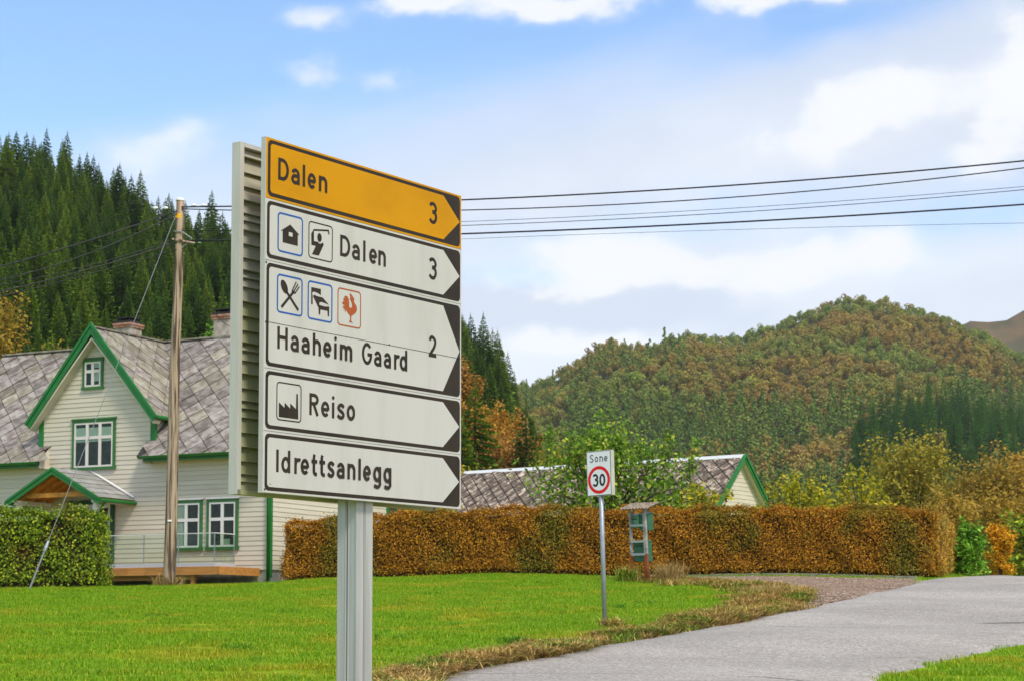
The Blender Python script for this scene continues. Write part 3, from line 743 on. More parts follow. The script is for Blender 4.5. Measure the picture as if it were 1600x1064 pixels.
# frame rails of the front panel: grey edge profiles left and right
for u0, u1 in ((-0.0045, -0.0003), (SW + 0.0003, SW + 0.004)):
    m = MB(); m.box(px_(u0), px_(u1), py_(0.001), py_(0.036), ZB + 0.0, ZB + 2.1); m.build('edge_profile', M_ALUF, sign)
for v in (0.25, 0.95, 1.55, 1.95):
    m = MB(); m.box(px_(0.60), px_(1.35), py_(0.036), py_(0.053), ZB + v, ZB + v + 0.05); m.build('clamp_rail', M_ALU, sign)
# rear sign: its back, made of ribbed planks in a channel frame, looks towards the road here
rear = MB()
rear.box(px_(0.004), px_(SW - 0.004), py_(0.252), py_(0.268), ZB + 0.03, ZB + 2.07)
ro = rear.build('rear_panel', M_LAM, sign)
for u0, u1, c0, c1 in ((0, 0.031, -0.004, 0.031), (SW - 0.031, SW, SW - 0.031, SW + 0.004)):
    fr = MB()                                             # angle profile: flange and outer web
    sec = [(c0, 0.206), (c1, 0.206), (c1, 0.212), (0.0, 0.212), (0.0, 0.272), (c0, 0.272)] if u0 == 0 else [(c0, 0.206), (c1, 0.206), (c1, 0.272), (SW, 0.272), (SW, 0.212), (c0, 0.212)]
    fr.prism([(px_(a), py_(b), ZB) for a, b in sec], [(px_(a), py_(b), ZB + 2.1) for a, b in sec])
    fr.build('channel_frame', M_ALUF, ro)
fr = MB()
fr.box(px_(0.032), px_(SW - 0.032), py_(0.206), py_(0.271), ZB + 2.074, ZB + 2.1)
fr.build('top_rail', M_ALUF, ro)
fr = MB()
fr.box(px_(0.002), px_(SW - 0.002), py_(0.206), py_(0.271), ZB + 0.0, ZB + 0.028)
fr.build('bottom_rail', M_LAMD, ro)
seq = [(0.15, 0), (0.075, 0), (0.085, 1), (0.085, 0), (0.085, 0), (0.10, 1)]
z = ZB + 2.072; k = 0
pit = [0.055, 0.09, 0.085, 0.085, 0.075, 0.045, 0.06, 0.08, 0.085, 0.075, 0.045]
while z > ZB + 0.04:
    h_ = min(pit[k % len(pit)] , z - (ZB + 0.03))
    lip = 0.024 if k % 3 == 0 else 0.0
    m = MB()
    x0, x1 = px_(0.033), px_(SW - 0.033)
    zt_, zb_ = z - 0.001, z - h_ + 0.001
    # sloping face: proud at the lower edge, like a lapped plank
    m.prism([(x0, py_(0.251), zb_), (x0, py_(0.224), zb_), (x0, py_(0.247), zt_), (x0, py_(0.251), zt_)],
            [(x1, py_(0.251), zb_), (x1, py_(0.224), zb_), (x1, py_(0.247), zt_), (x1, py_(0.251), zt_)])
    if lip and h_ > 0.05:
        m.box(x0, x1, py_(0.212), py_(0.2235), zb_ + 0.001, zb_ + 0.006)
    m.build('plank', M_LAM if k < 13 else M_LAMD, ro)
    z -= h_; k += 1

# ------------------------------------------------------------------ 30 zone sign on its own pole
zb = ray_ground(945, 979); zt = at(937.5, 704, zb.y)
zone = empty('speed_zone_sign', tuple(zb))
tag(zone, 'small white rectangular 30 zone sign with red ring on slim grey pole', 'road sign')
tilt = math.atan2(zt.x - zb.x, zt.z - zb.z)
zone.rotation_euler = (0, tilt, 0)
Hs = (zt - zb).length
m = MB(); m.tube([(0, 0, -0.4), (0, 0, Hs - 0.05)], 0.036, 12); m.build('pole', M_STEEL, zone, smooth=True)
zp = empty('holder', (0, 0, 0)); 
zang = R(-40)
bx_w, bx_h, bx_d = 0.475, 0.69, 0.085
m = MB(); m.box(-bx_w / 2, bx_w / 2, 0, bx_d, 0, bx_h)
bpy.data.objects.remove(zp)
zbox = m.build('sign_box', mat('zone_box', (0.50, 0.50, 0.42), (0.42, 0.43, 0.36), 6, 0.5), zone, bevel=0.006)
zbox.location = (0, 0, Hs - bx_h); zbox.rotation_euler = (0, 0, zang)
zbox.location.x -= bx_d / 2 * -math.sin(zang) ; zbox.location.y -= bx_d / 2 * math.cos(zang)
p = Print(0, 0, -0.001); p.poly(rpoly(-bx_w / 2 + .008, bx_w / 2 - .008, .008, bx_h - .008, .015)); p.build('rim', M_BLK, zbox)
p = Print(0, 0, -0.0022); p.poly(rpoly(-bx_w / 2 + .015, bx_w / 2 - .015, .015, bx_h - .015, .012)); p.build('sign_face', M_ZWHITE, zbox)
p = Print(0, 0, -0.0034); p.stroke(arc(0, 0.245, 0.187, 0.187, 0, 360, 48), 0.025); p.build('red_ring', M_RED, zbox)
p = Print(0, 0, -0.0034)
for ch, u, w_ in (('3', -.118, .105), ('0', .008, .112)):
    for st in glyph(ch, w_ / .185):
        p.stroke([(u + a * .185, .148 + b * .185) for a, b in st], .017)
p.build('speed_number', M_BLK, zbox)
p = Print(0, 0, -0.0034)
for ch, u, w_ in (('S', -.168, .075), ('o', -.072, .068), ('n', .020, .068), ('e', .108, .070)):
    for st in glyph(ch, w_ / .12):
        p.stroke([(u + a * .12, .518 + b * .12) for a, b in st], .0072)
p.build('lettering', M_BLK, zbox)
m = MB(); m.box(-.06, .06, -.02, .06, Hs - bx_h - .012, Hs - bx_h - .001); m.build('bracket', M_STEEL, zone)

# ------------------------------------------------------------------ farmhouse (local x right along the front, y into depth, origin front right corner)
HR = R(-27.3)
HO = Vector((-6.816, 54.0, 2.999))
house = empty('farmhouse', tuple(HO), HR)
tag(house, 'cream timber farmhouse with green trim, slate roof and steep front gable', 'house')
HX0, HD = -12.5, 6.4
GC, GH, GE, GP = -6.23, 2.33, 4.86, 7.56                  # gable centre, half span, eave height, peak height
EV, RG = 3.66, 7.58                                       # main eave, ridge
GS = (GP - GE) / GH
MSL = (RG - EV) / (3.2 + 0.45)
m = MB()
m.box(HX0 + .02, -.02, .02, HD - .02, 0.3, EV + .1)
m.add([(-.02, .02, EV + .1), (-.02, HD - .02, EV + .1), (-.02, 3.2, RG - .25), (HX0 + .02, .02, EV + .1), (HX0 + .02, HD - .02, EV + .1), (HX0 + .02, 3.2, RG - .25)],
      [(0, 1, 2), (3, 5, 4), (0, 2, 5, 3), (1, 4, 5, 2)])
m.add([(GC - 2.06, .02, EV), (GC + 2.06, .02, EV), (GC + 2.06, .02, GE + .1), (GC, .02, GP - .2), (GC - 2.06, .02, GE + .1),
       (GC - 2.06, 2.6, EV), (GC + 2.06, 2.6, EV), (GC + 2.06, 2.6, GE + .1), (GC, 2.6, GP - .2), (GC - 2.06, 2.6, GE + .1)],
      [(0, 1, 2, 3, 4), (1, 6, 7, 2), (0, 4, 9, 5), (5, 9, 8, 7, 6)])
wall = m.build('wall', M_WALLCORE, house)
m = MB(); m.box(HX0 + .03, -.03, .03, HD - .03, -0.6, 0.3); m.build('foundation', M_PLASTER, house)
PITB = 0.1375
def board(verts_lo, verts_hi, nrm, parent, flip=False):
    """lapped cladding board; verts_lo/hi = the two ends of its lower and upper edge on the wall line"""
    n = Vector(nrm)
    a, b = Vector(verts_lo[0]), Vector(verts_lo[1]); c, d = Vector(verts_hi[0]), Vector(verts_hi[1])
    m = MB()
    bt = [a, b, b + n * .022, a + n * .022]; tp = [c, d, d + n * .009, c + n * .009]
    m.prism(bt, tp)
    m.build('board', M_SIDING, parent)
z = 0.32
while z < EV - 0.05:
    board([(HX0 + .08, 0, z), (-.08, 0, z)], [(HX0 + .08, 0, z + PITB - .004), (-.08, 0, z + PITB - .004)], (0, -1, 0), wall)
    board([(0, .08, z), (0, HD - .08, z)], [(0, .08, z + PITB - .004), (0, HD - .08, z + PITB - .004)], (1, 0, 0), wall)
    z += PITB
zf = z
while z < GP - 0.22:                                      # gable field above the main eave
    def hwid(zz): return min(2.06, (GP - 0.1 - zz) / GS)
    w0, w1 = hwid(z), max(0.02, hwid(z + PITB))
    board([(GC - w0, 0, z), (GC + w0, 0, z)], [(GC - w1, 0, z + PITB - .004), (GC + w1, 0, z + PITB - .004)], (0, -1, 0), wall)
    z += PITB
z = zf
while z < RG - 0.25:                                      # right end gable
    def hd_(zz): return max(0.02, (RG - .12 - zz) / MSL)
    board([(0, 3.2 - hd_(z), z), (0, 3.2 + hd_(z), z)], [(0, 3.2 - hd_(z + PITB), z + PITB - .004), (0, 3.2 + hd_(z + PITB), z + PITB - .004)], (1, 0, 0), wall)
    z += PITB
z = EV
while z < GE:                                             # cheeks beside the gable
    yb = (z + PITB - EV) / MSL - .3
    board([(GC + 2.06, 0, z), (GC + 2.06, max(.1, yb), z)], [(GC + 2.06, 0, z + PITB - .004), (GC + 2.06, max(.1, yb), z + PITB - .004)], (1, 0, 0), wall)
    z += PITB
for (x0, x1) in ((-.09, .034), (HX0 - .034, HX0 + .09)):
    m = MB(); m.box(x0, x1, -.034, .09, 0.1, EV - .02); m.build('corner_board', M_GREEN, house)
m = MB(); m.tube([(.0, -.09, -.15), (.0, -.09, EV - .15), (.0, -.32, EV - .02)], .045, 8); m.build('downpipe', M_GREEN, house, smooth=True)
m = MB(); m.box(-.05, .036, HD - .1, HD + .036, 0.2, EV - .02); m.build('corner_board', M_GREEN, house)
for s_ in (-1, 1):
    x = GC + s_ * 2.06
    m = MB(); m.box(x - (.04 if s_ > 0 else .13), x + (.13 if s_ > 0 else .04), -.046, .06, EV + .32, GE + .12); m.build('corner_board', M_GREEN, house)
# --- roofs
def roof_slab(o3, ux, us, lx, ls, th, name, m_, parent):
    """slab spanned by ux*lx and us*ls, thickness below"""
    n = Vector(ux).cross(Vector(us)).normalized()
    o3, ux, us = Vector(o3), Vector(ux), Vector(us)
    q = [o3, o3 + ux * lx, o3 + ux * lx + us * ls, o3 + us * ls]
    mm = MB(); mm.prism([v - n * th for v in q], q)
    return mm.build(name, m_, parent)
def clip_poly(poly, a, b, c):
    out = []
    for i in range(len(poly)):
        p, q_ = poly[i], poly[(i + 1) % len(poly)]
        dp, dq = a * p[0] + b * p[1] + c, a * q_[0] + b * q_[1] + c
        if dp >= 0: out.append(p)
        if (dp >= 0) != (dq >= 0):
            t = dp / (dp - dq); out.append((p[0] + (q_[0] - p[0]) * t, p[1] + (q_[1] - p[1]) * t))
    return out
def area(p): return abs(sum(p[i][0] * p[(i + 1) % len(p)][1] - p[(i + 1) % len(p)][0] * p[i][1] for i in range(len(p)))) / 2
rs = random.Random(3)
def diamond_slates(o3, ux, us, lx, ls, size, parent, mats, skip=None, seed=1, bleed=0.05, rot=45.0, th=0.018, gap=0.009):
    """square slates laid on the diagonal, one object each; full ones share their mesh"""
    o3, ux, us = Vector(o3), Vector(ux).normalized(), Vector(us).normalized()
    n = ux.cross(us).normalized()
    rr = random.Random(seed)
    c_, s_ = math.cos(R(rot)), math.sin(R(rot))
    full = [(-size / 2 + gap, -size / 2 + gap), (size / 2 - gap, -size / 2 + gap), (size / 2 - gap, size / 2 - gap), (-size / 2 + gap, size / 2 - gap)]
    full = [(x * c_ - y * s_, x * s_ + y * c_) for x, y in full]
    shared = {}
    K = int((lx + ls) / size) + 3
    base = Matrix((ux, us, n)).transposed().to_4x4()
    for i in range(-K, K):
        for j in range(-K, K):
            cx, cs = (i * c_ - j * s_) * size + lx / 2, (i * s_ + j * c_) * size + ls / 2
            if cx < -size or cx > lx + size or cs < -size or cs > ls + size: continue
            if skip and skip(cx, cs): continue
            poly = [(cx + x, cs + y) for x, y in full]
            cl = poly
            for (a, b, c) in ((1, 0, 0), (-1, 0, lx), (0, 1, bleed), (0, -1, ls)):
                cl = clip_poly(cl, a, b, c)
                if len(cl) < 3: break
            if len(cl) < 3 or area(cl) < 0.02 * size: continue
            mt = rr.choice(mats)
            isfull = abs(area(cl) - area(poly)) < 1e-6
            lift = rr.uniform(0.0, 0.012)
            if isfull:
                if mt.name not in shared:
                    mm = MB(); q = [Vector((x, y, 0)) for x, y in full]
                    mm.prism([v for v in q], [v + Vector((0, 0, th)) for v in q]); shared[mt.name] = mm.mesh('slate', mt)
                ob = link('slate', shared[mt.name], parent)
                cxx, css = cx, cs
            else:
                mm = MB(); q = [Vector((x - cx, y - cs, 0)) for x, y in cl]
                mm.prism(q, [v + Vector((0, 0, th)) for v in q])
                ob = link('slate', mm.mesh('slate', mt), parent)
                cxx, css = cx, cs
            tiltm = Matrix.Rotation(-0.028 + rr.uniform(-.012, .012), 4, 'X') @ Matrix.Rotation(rr.uniform(-.012, .012), 4, 'Y') @ Matrix.Rotation(rr.uniform(-.02, .02), 4, 'Z')
            ob.matrix_local = Matrix.Translation(o3 + ux * cxx + us * css + n * (0.012 + lift)) @ base @ tiltm
msl = Vector((0, 3.65, RG - EV)); mlen = msl.length
mo = (HX0 - .3, -.45, EV); mlx = -HX0 + .55
sn = (GE + .12 - EV) / (RG - EV) * mlen
xg0, xg1 = GC - 1.84 - mo[0], GC + 1.84 - mo[0]
un = msl.normalized(); nn_ = Vector((1, 0, 0)).cross(un)
m = MB()
for (xa, xb, sa_, sb_) in ((0, xg0, 0, sn - .001), (xg1, mlx, 0, sn - .001), (0, mlx, sn, mlen)):
    q = [Vector(mo) + Vector((x, 0, 0)) + un * s_ for x, s_ in ((xa, sa_), (xb, sa_), (xb, sb_), (xa, sb_))]
    m.prism([v - nn_ * .1 for v in q], q)
roof = m.build('roof', M_ROOFCORE, house)
def skip_main(cx, cs):
    x = HX0 - .3 + cx; zz = EV + cs / mlen * (RG - EV)
    d = abs(x - GC)
    if zz < GE - .15: return d < 1.85
    return d < (GP - zz) / GS - .25
diamond_slates(mo, (1, 0, 0), msl, mlx, mlen, 0.52, roof, [M_SLATE, M_SLATE, M_SLATE_L, M_SLATE], skip_main, 5)
rb = roof_slab((HX0 - .3 + mlx, HD + .45, EV), (-1, 0, 0), Vector((0, -3.65, RG - EV)).normalized(), mlx, Vector((0, 3.65, RG - EV)).length - .01, .1, 'rear_roof', M_SLATE, house)
m = MB(); m.beam((HX0 - .3, 3.2, RG + .045), (.25, 3.2, RG + .045), .22, .05); m.build('ridge_capping', M_SLATE_L, house)
gsl = Vector((-GH, 0, GP - GE)); glen = gsl.length
gy0 = -.32
groof = roof_slab((GC + GH, gy0, GE), (0, 1, 0), gsl.normalized(), 3.5, glen, .09, 'gable_roof', M_ROOFCORE, house)
def skip_g(cy, cs):
    y = gy0 + cy; zz = GE + cs / glen * (GP - GE)
    return y > (zz - EV) / MSL - .45 + .45
diamond_slates((GC + GH, gy0, GE), (0, 1, 0), gsl, 3.5, glen, 0.56, groof, [M_SLATE_L, M_SLATE, M_SLATE_L], skip_g, 8, rot=45)
gl = roof_slab((GC - GH, gy0 + 3.5, GE), (0, -1, 0), Vector((GH, 0, GP - GE)).normalized(), 3.5, glen - .01, .09, 'gable_roof', M_ROOFCORE, house)
diamond_slates((GC - GH, gy0 + 3.5, GE), (0, -1, 0), Vector((GH, 0, GP - GE)), 3.5, glen, 0.56, gl, [M_SLATE], lambda cy, cs: skip_g(3.5 - cy, cs), 9, rot=45)
m = MB(); m.beam((GC, gy0, GP + .05), (GC, 3.2, GP + .05), .18, .05); m.build('ridge_capping', M_SLATE_L, house)
# barge boards of the gable: two stacked boards each side
for s_ in (-1, 1):
    a, b = Vector((GC + s_ * (GH + .04), gy0 - .04, GE - .13)), Vector((GC, gy0 - .04, GP - .05))
    d = (b - a).normalized()
    m = MB()
    up = Vector((0, -1, 0)).cross(d)
    if up.z < 0: up = -up
    def bb(o0, o1, y0, y1):
        q = [a + up * o0, b + up * o0, b + up * o1, a + up * o1]
        # meet in a clean vertical joint at the peak
        q[1] = Vector((GC, q[1].y, a.z + (GP - .05 - a.z) + o0 / max(.2, up.z))); q[2] = Vector((GC, q[2].y, GP - .05 + o1 / max(.2, up.z)))
        m.prism([Vector((v.x, y0, v.z)) for v in q], [Vector((v.x, y1, v.z)) for v in q])
    bb(-.09, .065, gy0 - .035, gy0 - .002); bb(.066, .15, gy0 - .065, gy0 - .003)
    m.build('barge_board', M_GREEN, house)
    m = MB(); q = [(GC + s_ * (GH + .02), GE - .16), (GC, GP - .27), (GC, GP - .33), (GC + s_ * (GH - .02), GE - .24)]
    m.prism([(x, gy0 + .002, z_) for x, z_ in q], [(x, .0, z_) for x, z_ in q]); m.build('soffit', M_SIDING, house)
# gutters and eave boards
def gutter(x0, x1, name='gutter'):
    m = MB()
    sec = [(-.09 * math.cos(t) , -.075 * math.sin(t)) for t in np.linspace(0, math.pi, 9)]
    sec = sec + [(y * .86, z_ * .8) for y, z_ in reversed(sec)]
    m.prism([(x0, -.54 + y, EV - .02 + z_) for y, z_ in sec], [(x1, -.54 + y, EV - .02 + z_) for y, z_ in sec])
    m.build(name, M_GREEN, house)
    m = MB(); m.box(x0 + .05, x1 - .05, -.445, -.41, EV - .17, EV - .04); m.build('eave_board', M_GREEN, house)
    m = MB(); m.box(x0 + .05, x1 - .05, -.41, .0, EV - .13, EV - .1); m.build('soffit', M_WHITE, house)
gutter(HX0 - .3, GC - 1.82); gutter(GC + 2.05, .25)
m = MB(); m.tube([(GC + GH + .06, gy0 - .02, GE - .05), (GC + GH + .06, .75, GE - .05)], .06, 8); m.build('gutter', M_GREEN, house)
for x0 in (GC - 1.82, GC + 2.05):
    s_ = 1 if x0 < GC else -1
    m = MB(); m.prism([(x0, -.43, EV - .2), (x0, -.43, EV + .02), (x0, 0, EV + .42), (x0, 0, EV - .2)], [(x0 + s_ * .03, -.43, EV - .2), (x0 + s_ * .03, -.43, EV + .02), (x0 + s_ * .03, 0, EV + .42), (x0 + s_ * .03, 0, EV - .2)])
    m.build('eave_end', M_SIDING, house)
# right verge boards
for s_ in (-1, 1):
    m = MB(); m.beam((.262, 3.2 + s_ * 3.62, EV - .02), (.262, 3.2, RG - .02), .025, .2, up=(0, -s_ * (RG - EV), 3.65)); m.build('barge_board', M_GREEN, house)
# chimneys
def chimney(x, y, z0, z1, w_):
    m = MB(); m.box(x - w_ / 2, x + w_ / 2, y - w_ / 2, y + w_ / 2, z0, z1 - .2)
    c = m.build('chimney', M_CHIM, roof, bevel=.015)
    for k in range(2):
        e_ = .045 + .02 * k; zz = z1 - .2 + k * .075
        for sd_ in range(4):
            for t in range(3):
                a = -w_ / 2 - e_ + (w_ + 2 * e_) * t / 3 + .006; b = -w_ / 2 - e_ + (w_ + 2 * e_) * (t + 1) / 3 - .006
                m = MB()
                if sd_ % 2 == 0:
                    yy = (y - w_ / 2 - e_) if sd_ == 0 else (y + w_ / 2 + e_ - .11)
                    m.box(x + a, x + b, yy, yy + .11, zz, zz + .068)
                else:
                    if t != 1: continue
                    xx = (x - w_ / 2 - e_) if sd_ == 1 else (x + w_ / 2 + e_ - .11)
                    m.box(xx + .002, xx + .108, y - w_ / 2 - e_ + .115, y + w_ / 2 + e_ - .115, zz, zz + .068)
                m.build('brick', M_BRICK, c)
    m = MB(); m.box(x - w_ / 2 - .02, x + w_ / 2 + .02, y - w_ / 2 - .02, y + w_ / 2 + .02, z1 - .045, z1 + .02); m.build('mortar_top', M_BLACK, c)
    m = MB()
    for sx_ in (-1, 1):
        for sy_ in (-1, 1): m.box(x + sx_ * w_ * .38 - .02, x + sx_ * w_ * .38 + .02, y + sy_ * w_ * .38 - .02, y + sy_ * w_ * .38 + .02, z1 + .021, z1 + .09)
    m.box(x - w_ * .5, x + w_ * .5, y - w_ * .5, y + w_ * .5, z1 + .091, z1 + .125)
    m.build('chimney_hood', M_BLACK, c)
chimney(-7.85, 3.42, RG - .6, 8.38, .60); chimney(-4.02, 3.42, RG - .6, 8.36, .60)
# windows
def window(x0, x1, z0, z1, cols, transom, M_F=M_WTRIM, head=False, trim=.1, curtain=None, sill=True, side='front'):
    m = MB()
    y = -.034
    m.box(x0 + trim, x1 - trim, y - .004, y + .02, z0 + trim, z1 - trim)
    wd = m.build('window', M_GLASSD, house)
    m = MB()
    m.box(x0, x0 + trim, y - .035, y + .025, z0 + trim, z1 - trim); m.box(x1 - trim, x1, y - .035, y + .025, z0 + trim, z1 - trim)
    m.box(x0, x1, y - .037, y + .025, z1 - trim, z1)
    m.build('casing', M_GREEN2, wd)
    m = MB(); m.box(x0 - .03, x1 + .03, y - .055, y + .025, z0, z0 + trim * .95); m.build('sill', M_GREEN2, wd)
    m = MB(); m.prism([(x0 - .04, y + .02, z1 + .03), (x0 - .04, y - .06, z1 + .003), (x0 - .04, y - .06, z1 + .018), (x0 - .04, y + .02, z1 + .06)], [(x1 + .04, y + .02, z1 + .03), (x1 + .04, y - .06, z1 + .003), (x1 + .04, y - .06, z1 + .018), (x1 + .04, y + .02, z1 + .06)])
    m.build('drip_cap', M_GREEN2 if not head else M_WHITE, wd)
    a0, a1, b0, b1 = x0 + trim + .001, x1 - trim - .001, z0 + trim + .001, z1 - trim - .001
    fw = .05; m = MB()
    zt_ = b0 + (b1 - b0) * transom
    m.box(a0, a1, y - .03, y, b0, b0 + fw); m.box(a0, a1, y - .03, y, b1 - fw, b1)
    m.box(a0, a0 + fw, y - .031, y, b0 + fw, b1 - fw); m.box(a1 - fw, a1, y - .031, y, b0 + fw, b1 - fw)
    m.box(a0 + fw, a1 - fw, y - .033, y, zt_ - .045, zt_ + .045)
    cw = (a1 - a0) / cols
    for c in range(1, cols):
        m.box(a0 + cw * c - .05, a0 + cw * c + .05, y - .032, y, b0 + fw, zt_ - .046); m.box(a0 + cw * c - .05, a0 + cw * c + .05, y - .032, y, zt_ + .046, b1 - fw)
    # casement stiles
    m.build('frame', M_F, wd)
    for c in range(cols):
        for (q0, q1, up_) in ((b0 + fw, zt_ - .045, 0), (zt_ + .045, b1 - fw, 1)):
            p0 = a0 + cw * c + .05; p1 = a0 + cw * (c + 1) - .05
            if curtain:
                cu = curtain(c, up_)
                if cu:
                    m = MB(); m.box(p0 + (p1 - p0) * cu[0], p0 + (p1 - p0) * cu[1], y - .009, y - .006, q0 + (q1 - q0) * cu[2], q0 + (q1 - q0) * cu[3]); m.build('curtain', M_CURTAIN, wd)
            m = MB(); m.box(p0 - .002, p1 + .002, y - .020, y - .016, q0 - .002, q1 + .002); m.build('pane', M_GLASS, wd)
    return wd
window(-6.76, -6.0, 5.78, 6.68, 2, .62, M_WTRIM, trim=.08, curtain=lambda c, u: (0, 1, .3, 1) if c else None)
window(-7.12, -5.50, 3.37, 4.87, 3, .66, M_WTRIM, trim=.085, curtain=lambda c, u: (0, 1, 0, .72) if u else (0, 1, .9, 1))
window(-3.45, -2.31, .90, 2.36, 2, .62, M_WHITE, True, trim=.09, curtain=lambda c, u: (.1, .9, 0, 1) if c == 0 else None)
window(-2.15, -1.06, .90, 2.36, 2, .62, M_WHITE, True, trim=.09, curtain=lambda c, u: (.0, .6, 0, .25) if (c == 1 and not u) else None)
window(-9.95, -8.75, .90, 2.36, 2, .62, M_WHITE, True, trim=.09)
window(-11.6, -10.4, .90, 2.36, 2, .62, M_WHITE, True, trim=.09)
# porch with double door
m = MB(); m.box(-7.10, -5.62, -.06, .0, .42, 2.34); door = m.build('door', M_WHITE, house)
m = MB(); m.box(-7.22, -7.101, -.085, .0, .42, 2.34); m.box(-5.619, -5.50, -.085, .0, .42, 2.34); m.box(-7.22, -5.50, -.088, .0, 2.341, 2.47); m.build('casing', mat('dark_green', (.02, .085, .045)), door)
for c in range(2):
    for k in range(3):
        x0 = -7.0 + c * .74; z0 = 1.02 + k * .42
        m = MB(); m.box(x0, x0 + .54, -.074, -.061, z0, z0 + .36); m.build('pane', M_GLASSD, door)
m = MB(); m.box(-6.365, -6.335, -.08, -.061, .45, 2.3); m.build('door_joint', M_WHITE, door)
m = MB(); m.box(-6.30, -6.27, -.11, -.061, 1.3, 1.34); m.box(-6.30, -6.18, -.115, -.095, 1.32, 1.345); m.build('handle', M_STEEL, door)
PC, PH, PE, PP, PYF = -6.49, 1.68, 2.42, 3.30, -1.62
for s_ in (-1, 1):
    sl = Vector((-s_ * PH, 0, PP - PE)); ln = sl.length
    if s_ > 0: pr = roof_slab((PC + PH, PYF, PE), (0, 1, 0), sl.normalized(), -PYF - .002, ln - (.0 if s_ > 0 else .005), .05, 'porch_roof', M_WOODD, house)
    else: pr = roof_slab((PC - PH, -.002, PE), (0, -1, 0), sl.normalized(), -PYF - .002, ln - .005, .05, 'porch_roof', M_WOODD, house)
    # slates in courses
    rr = random.Random(4 + s_); nrm = Vector((s_ * (PP - PE), 0, PH)).normalized(); dn = sl.normalized()
    nc = 6; cw = (ln + .06) / nc
    for r_ in range(nc):
        y = PYF - .04 - (.14 if r_ % 2 else 0)
        while y < -.02:
            y1 = min(y + .30, -.01); yy0 = max(y, PYF - .04)
            if y1 - yy0 > .03:
                o0 = Vector((PC + s_ * (PH + .05), 0, PE - .026)) + dn * (cw * r_)
                q0 = [o0 + nrm * .022, o0 + dn * (cw + .03) + nrm * .006]
                m = MB()
                bt = [Vector((q0[0].x, yy0 + .003, q0[0].z)), Vector((q0[0].x, y1 - .003, q0[0].z)), Vector((q0[1].x, y1 - .003, q0[1].z)), Vector((q0[1].x, yy0 + .003, q0[1].z))]
                m.prism([v + nrm * (.0 + .003 * (r_ % 2)) for v in bt], [v + nrm * (.012 + .003 * (r_ % 2) + rr.uniform(0, .003)) for v in bt]); m.build('slate', M_PORCHSL, pr)
            y += .30
    m = MB()
    a, b = Vector((PC + s_ * (PH + .06), PYF - .05, PE - .06)), Vector((PC, PYF - .05, PP - .02))
    for (lo_, hi_, y0, y1) in ((-.15, -.02, -.04, -.005), (-.019, .06, -.065, -.006)):
        q = [a + Vector((0, 0, lo_)), b + Vector((0, 0, lo_)), b + Vector((0, 0, hi_)), a + Vector((0, 0, hi_))]
        m.prism([v + Vector((0, y0 + .05, 0)) for v in q], [v + Vector((0, y1 + .05, 0)) for v in q])
    m.build('porch_barge_board', M_GREEN, house)
    m = MB(); m.tube([(PC + s_ * (PH + .08), PYF - .02, PE - .09), (PC + s_ * (PH + .08), -.03, PE - .09)], .055, 8); m.build('porch_gutter', M_GREEN, house)
    m = MB(); m.box(PC + s_ * 1.44 - .065, PC + s_ * 1.44 + .065, PYF + .14, PYF + .27, .38, PE - .14); m.build('porch_post', M_WHITE, house)
    m = MB(); m.box(PC + s_ * 1.44 - .05, PC + s_ * 1.44 + .05, PYF + .05, -.03, PE - .139, PE - .0); m.build('porch_beam', M_WHITE, house)
    for k in range(4):
        yy = PYF + .25 + k * .42
        m = MB(); m.beam((PC + s_ * 1.6, yy, PE - .06), (PC + s_ * .03, yy, PP - .12), .05, .09); m.build('rafter', M_WOODD, house)
m = MB(); m.box(PC - 1.30, PC + 1.30, PYF + .2, PYF + .25, PE + .06, PE + .19); m.build('tie_beam', M_WOODD, house)
m = MB(); m.tube([(PC + PH + .08, PYF + .22, PE - .12), (PC + PH - .08, PYF + .22, PE - .34), (PC + PH - .13, PYF + .20, PE - .42), (PC + PH - .13, PYF + .20, .4)], .038, 8); m.build('downpipe', M_GREEN, house)
m = MB(); m.prism([(PC + PH + .02, -.032, PE + .09), (PC + PH + .02, -.06, PE + .06), (PC, -.06, PP + .06), (PC, -.032, PP + .1)], [(PC + PH + .02, -.031, PE + .12), (PC + PH + .02, -.06, PE + .09), (PC, -.06, PP + .09), (PC, -.031, PP + .13)]); m.build('flashing', M_WHITE, house)
# curved service bracket etc. stay off: not visible

# ------------------------------------------------------------------ deck with glass railing
deck = empty('wooden_deck', tuple(HO), HR)
tag(deck, 'new orange timber deck raised along the farmhouse front', 'deck')
DX0, DX1, DY = -8.4, -.32, -1.95
x = DX0; k = 0
while x < DX1 - .01:
    x1 = min(x + .145, DX1)
    m = MB(); m.box(x, x1 - .005, DY, -.05, .33, .362); m.build('plank', M_WOOD, deck); x = x1
x = DX0
while x < DX1 - .01:
    x1 = min(x + .62, DX1)
    m = MB(); m.box(x + .003, x1 - .003, DY - .03, DY - .003, .14, .358); m.build('fascia_board', M_WOOD, deck); x = x1
m = MB(); m.box(DX1 + .002, DX1 + .03, DY - .03, -.05, .14, .358); m.build('fascia_board', M_WOOD, deck)
m = MB(); m.box(DX0, DX1 - .9, DY + .15, DY + .25, .0, .135); m.build('beam', M_WOOD, deck)
for x in (-7.0, -5.0, -2.55, -1.25):
    m = MB(); m.box(x - .06, x + .06, DY + .05, DY + .145, -.5, .135); m.build('post', M_WOOD, deck)
rail = empty('glass_railing', tuple(HO), HR)
tag(rail, 'frameless clear glass railing with thin grey posts on the timber deck', 'railing')
m = MB(); m.box(-5.3, -.50, DY + .04, DY + .10, .364, .47); m.build('base_rail', mat('rail_grey', (.48, .49, .52)), rail)
m = MB(); m.box(-.555, -.50, DY + .11, DY + 1.0, .364, .47); m.build('base_rail', MATS['rail_grey'], rail)
xs_ = [-5.3, -4.2, -2.95, -1.75, -.53]
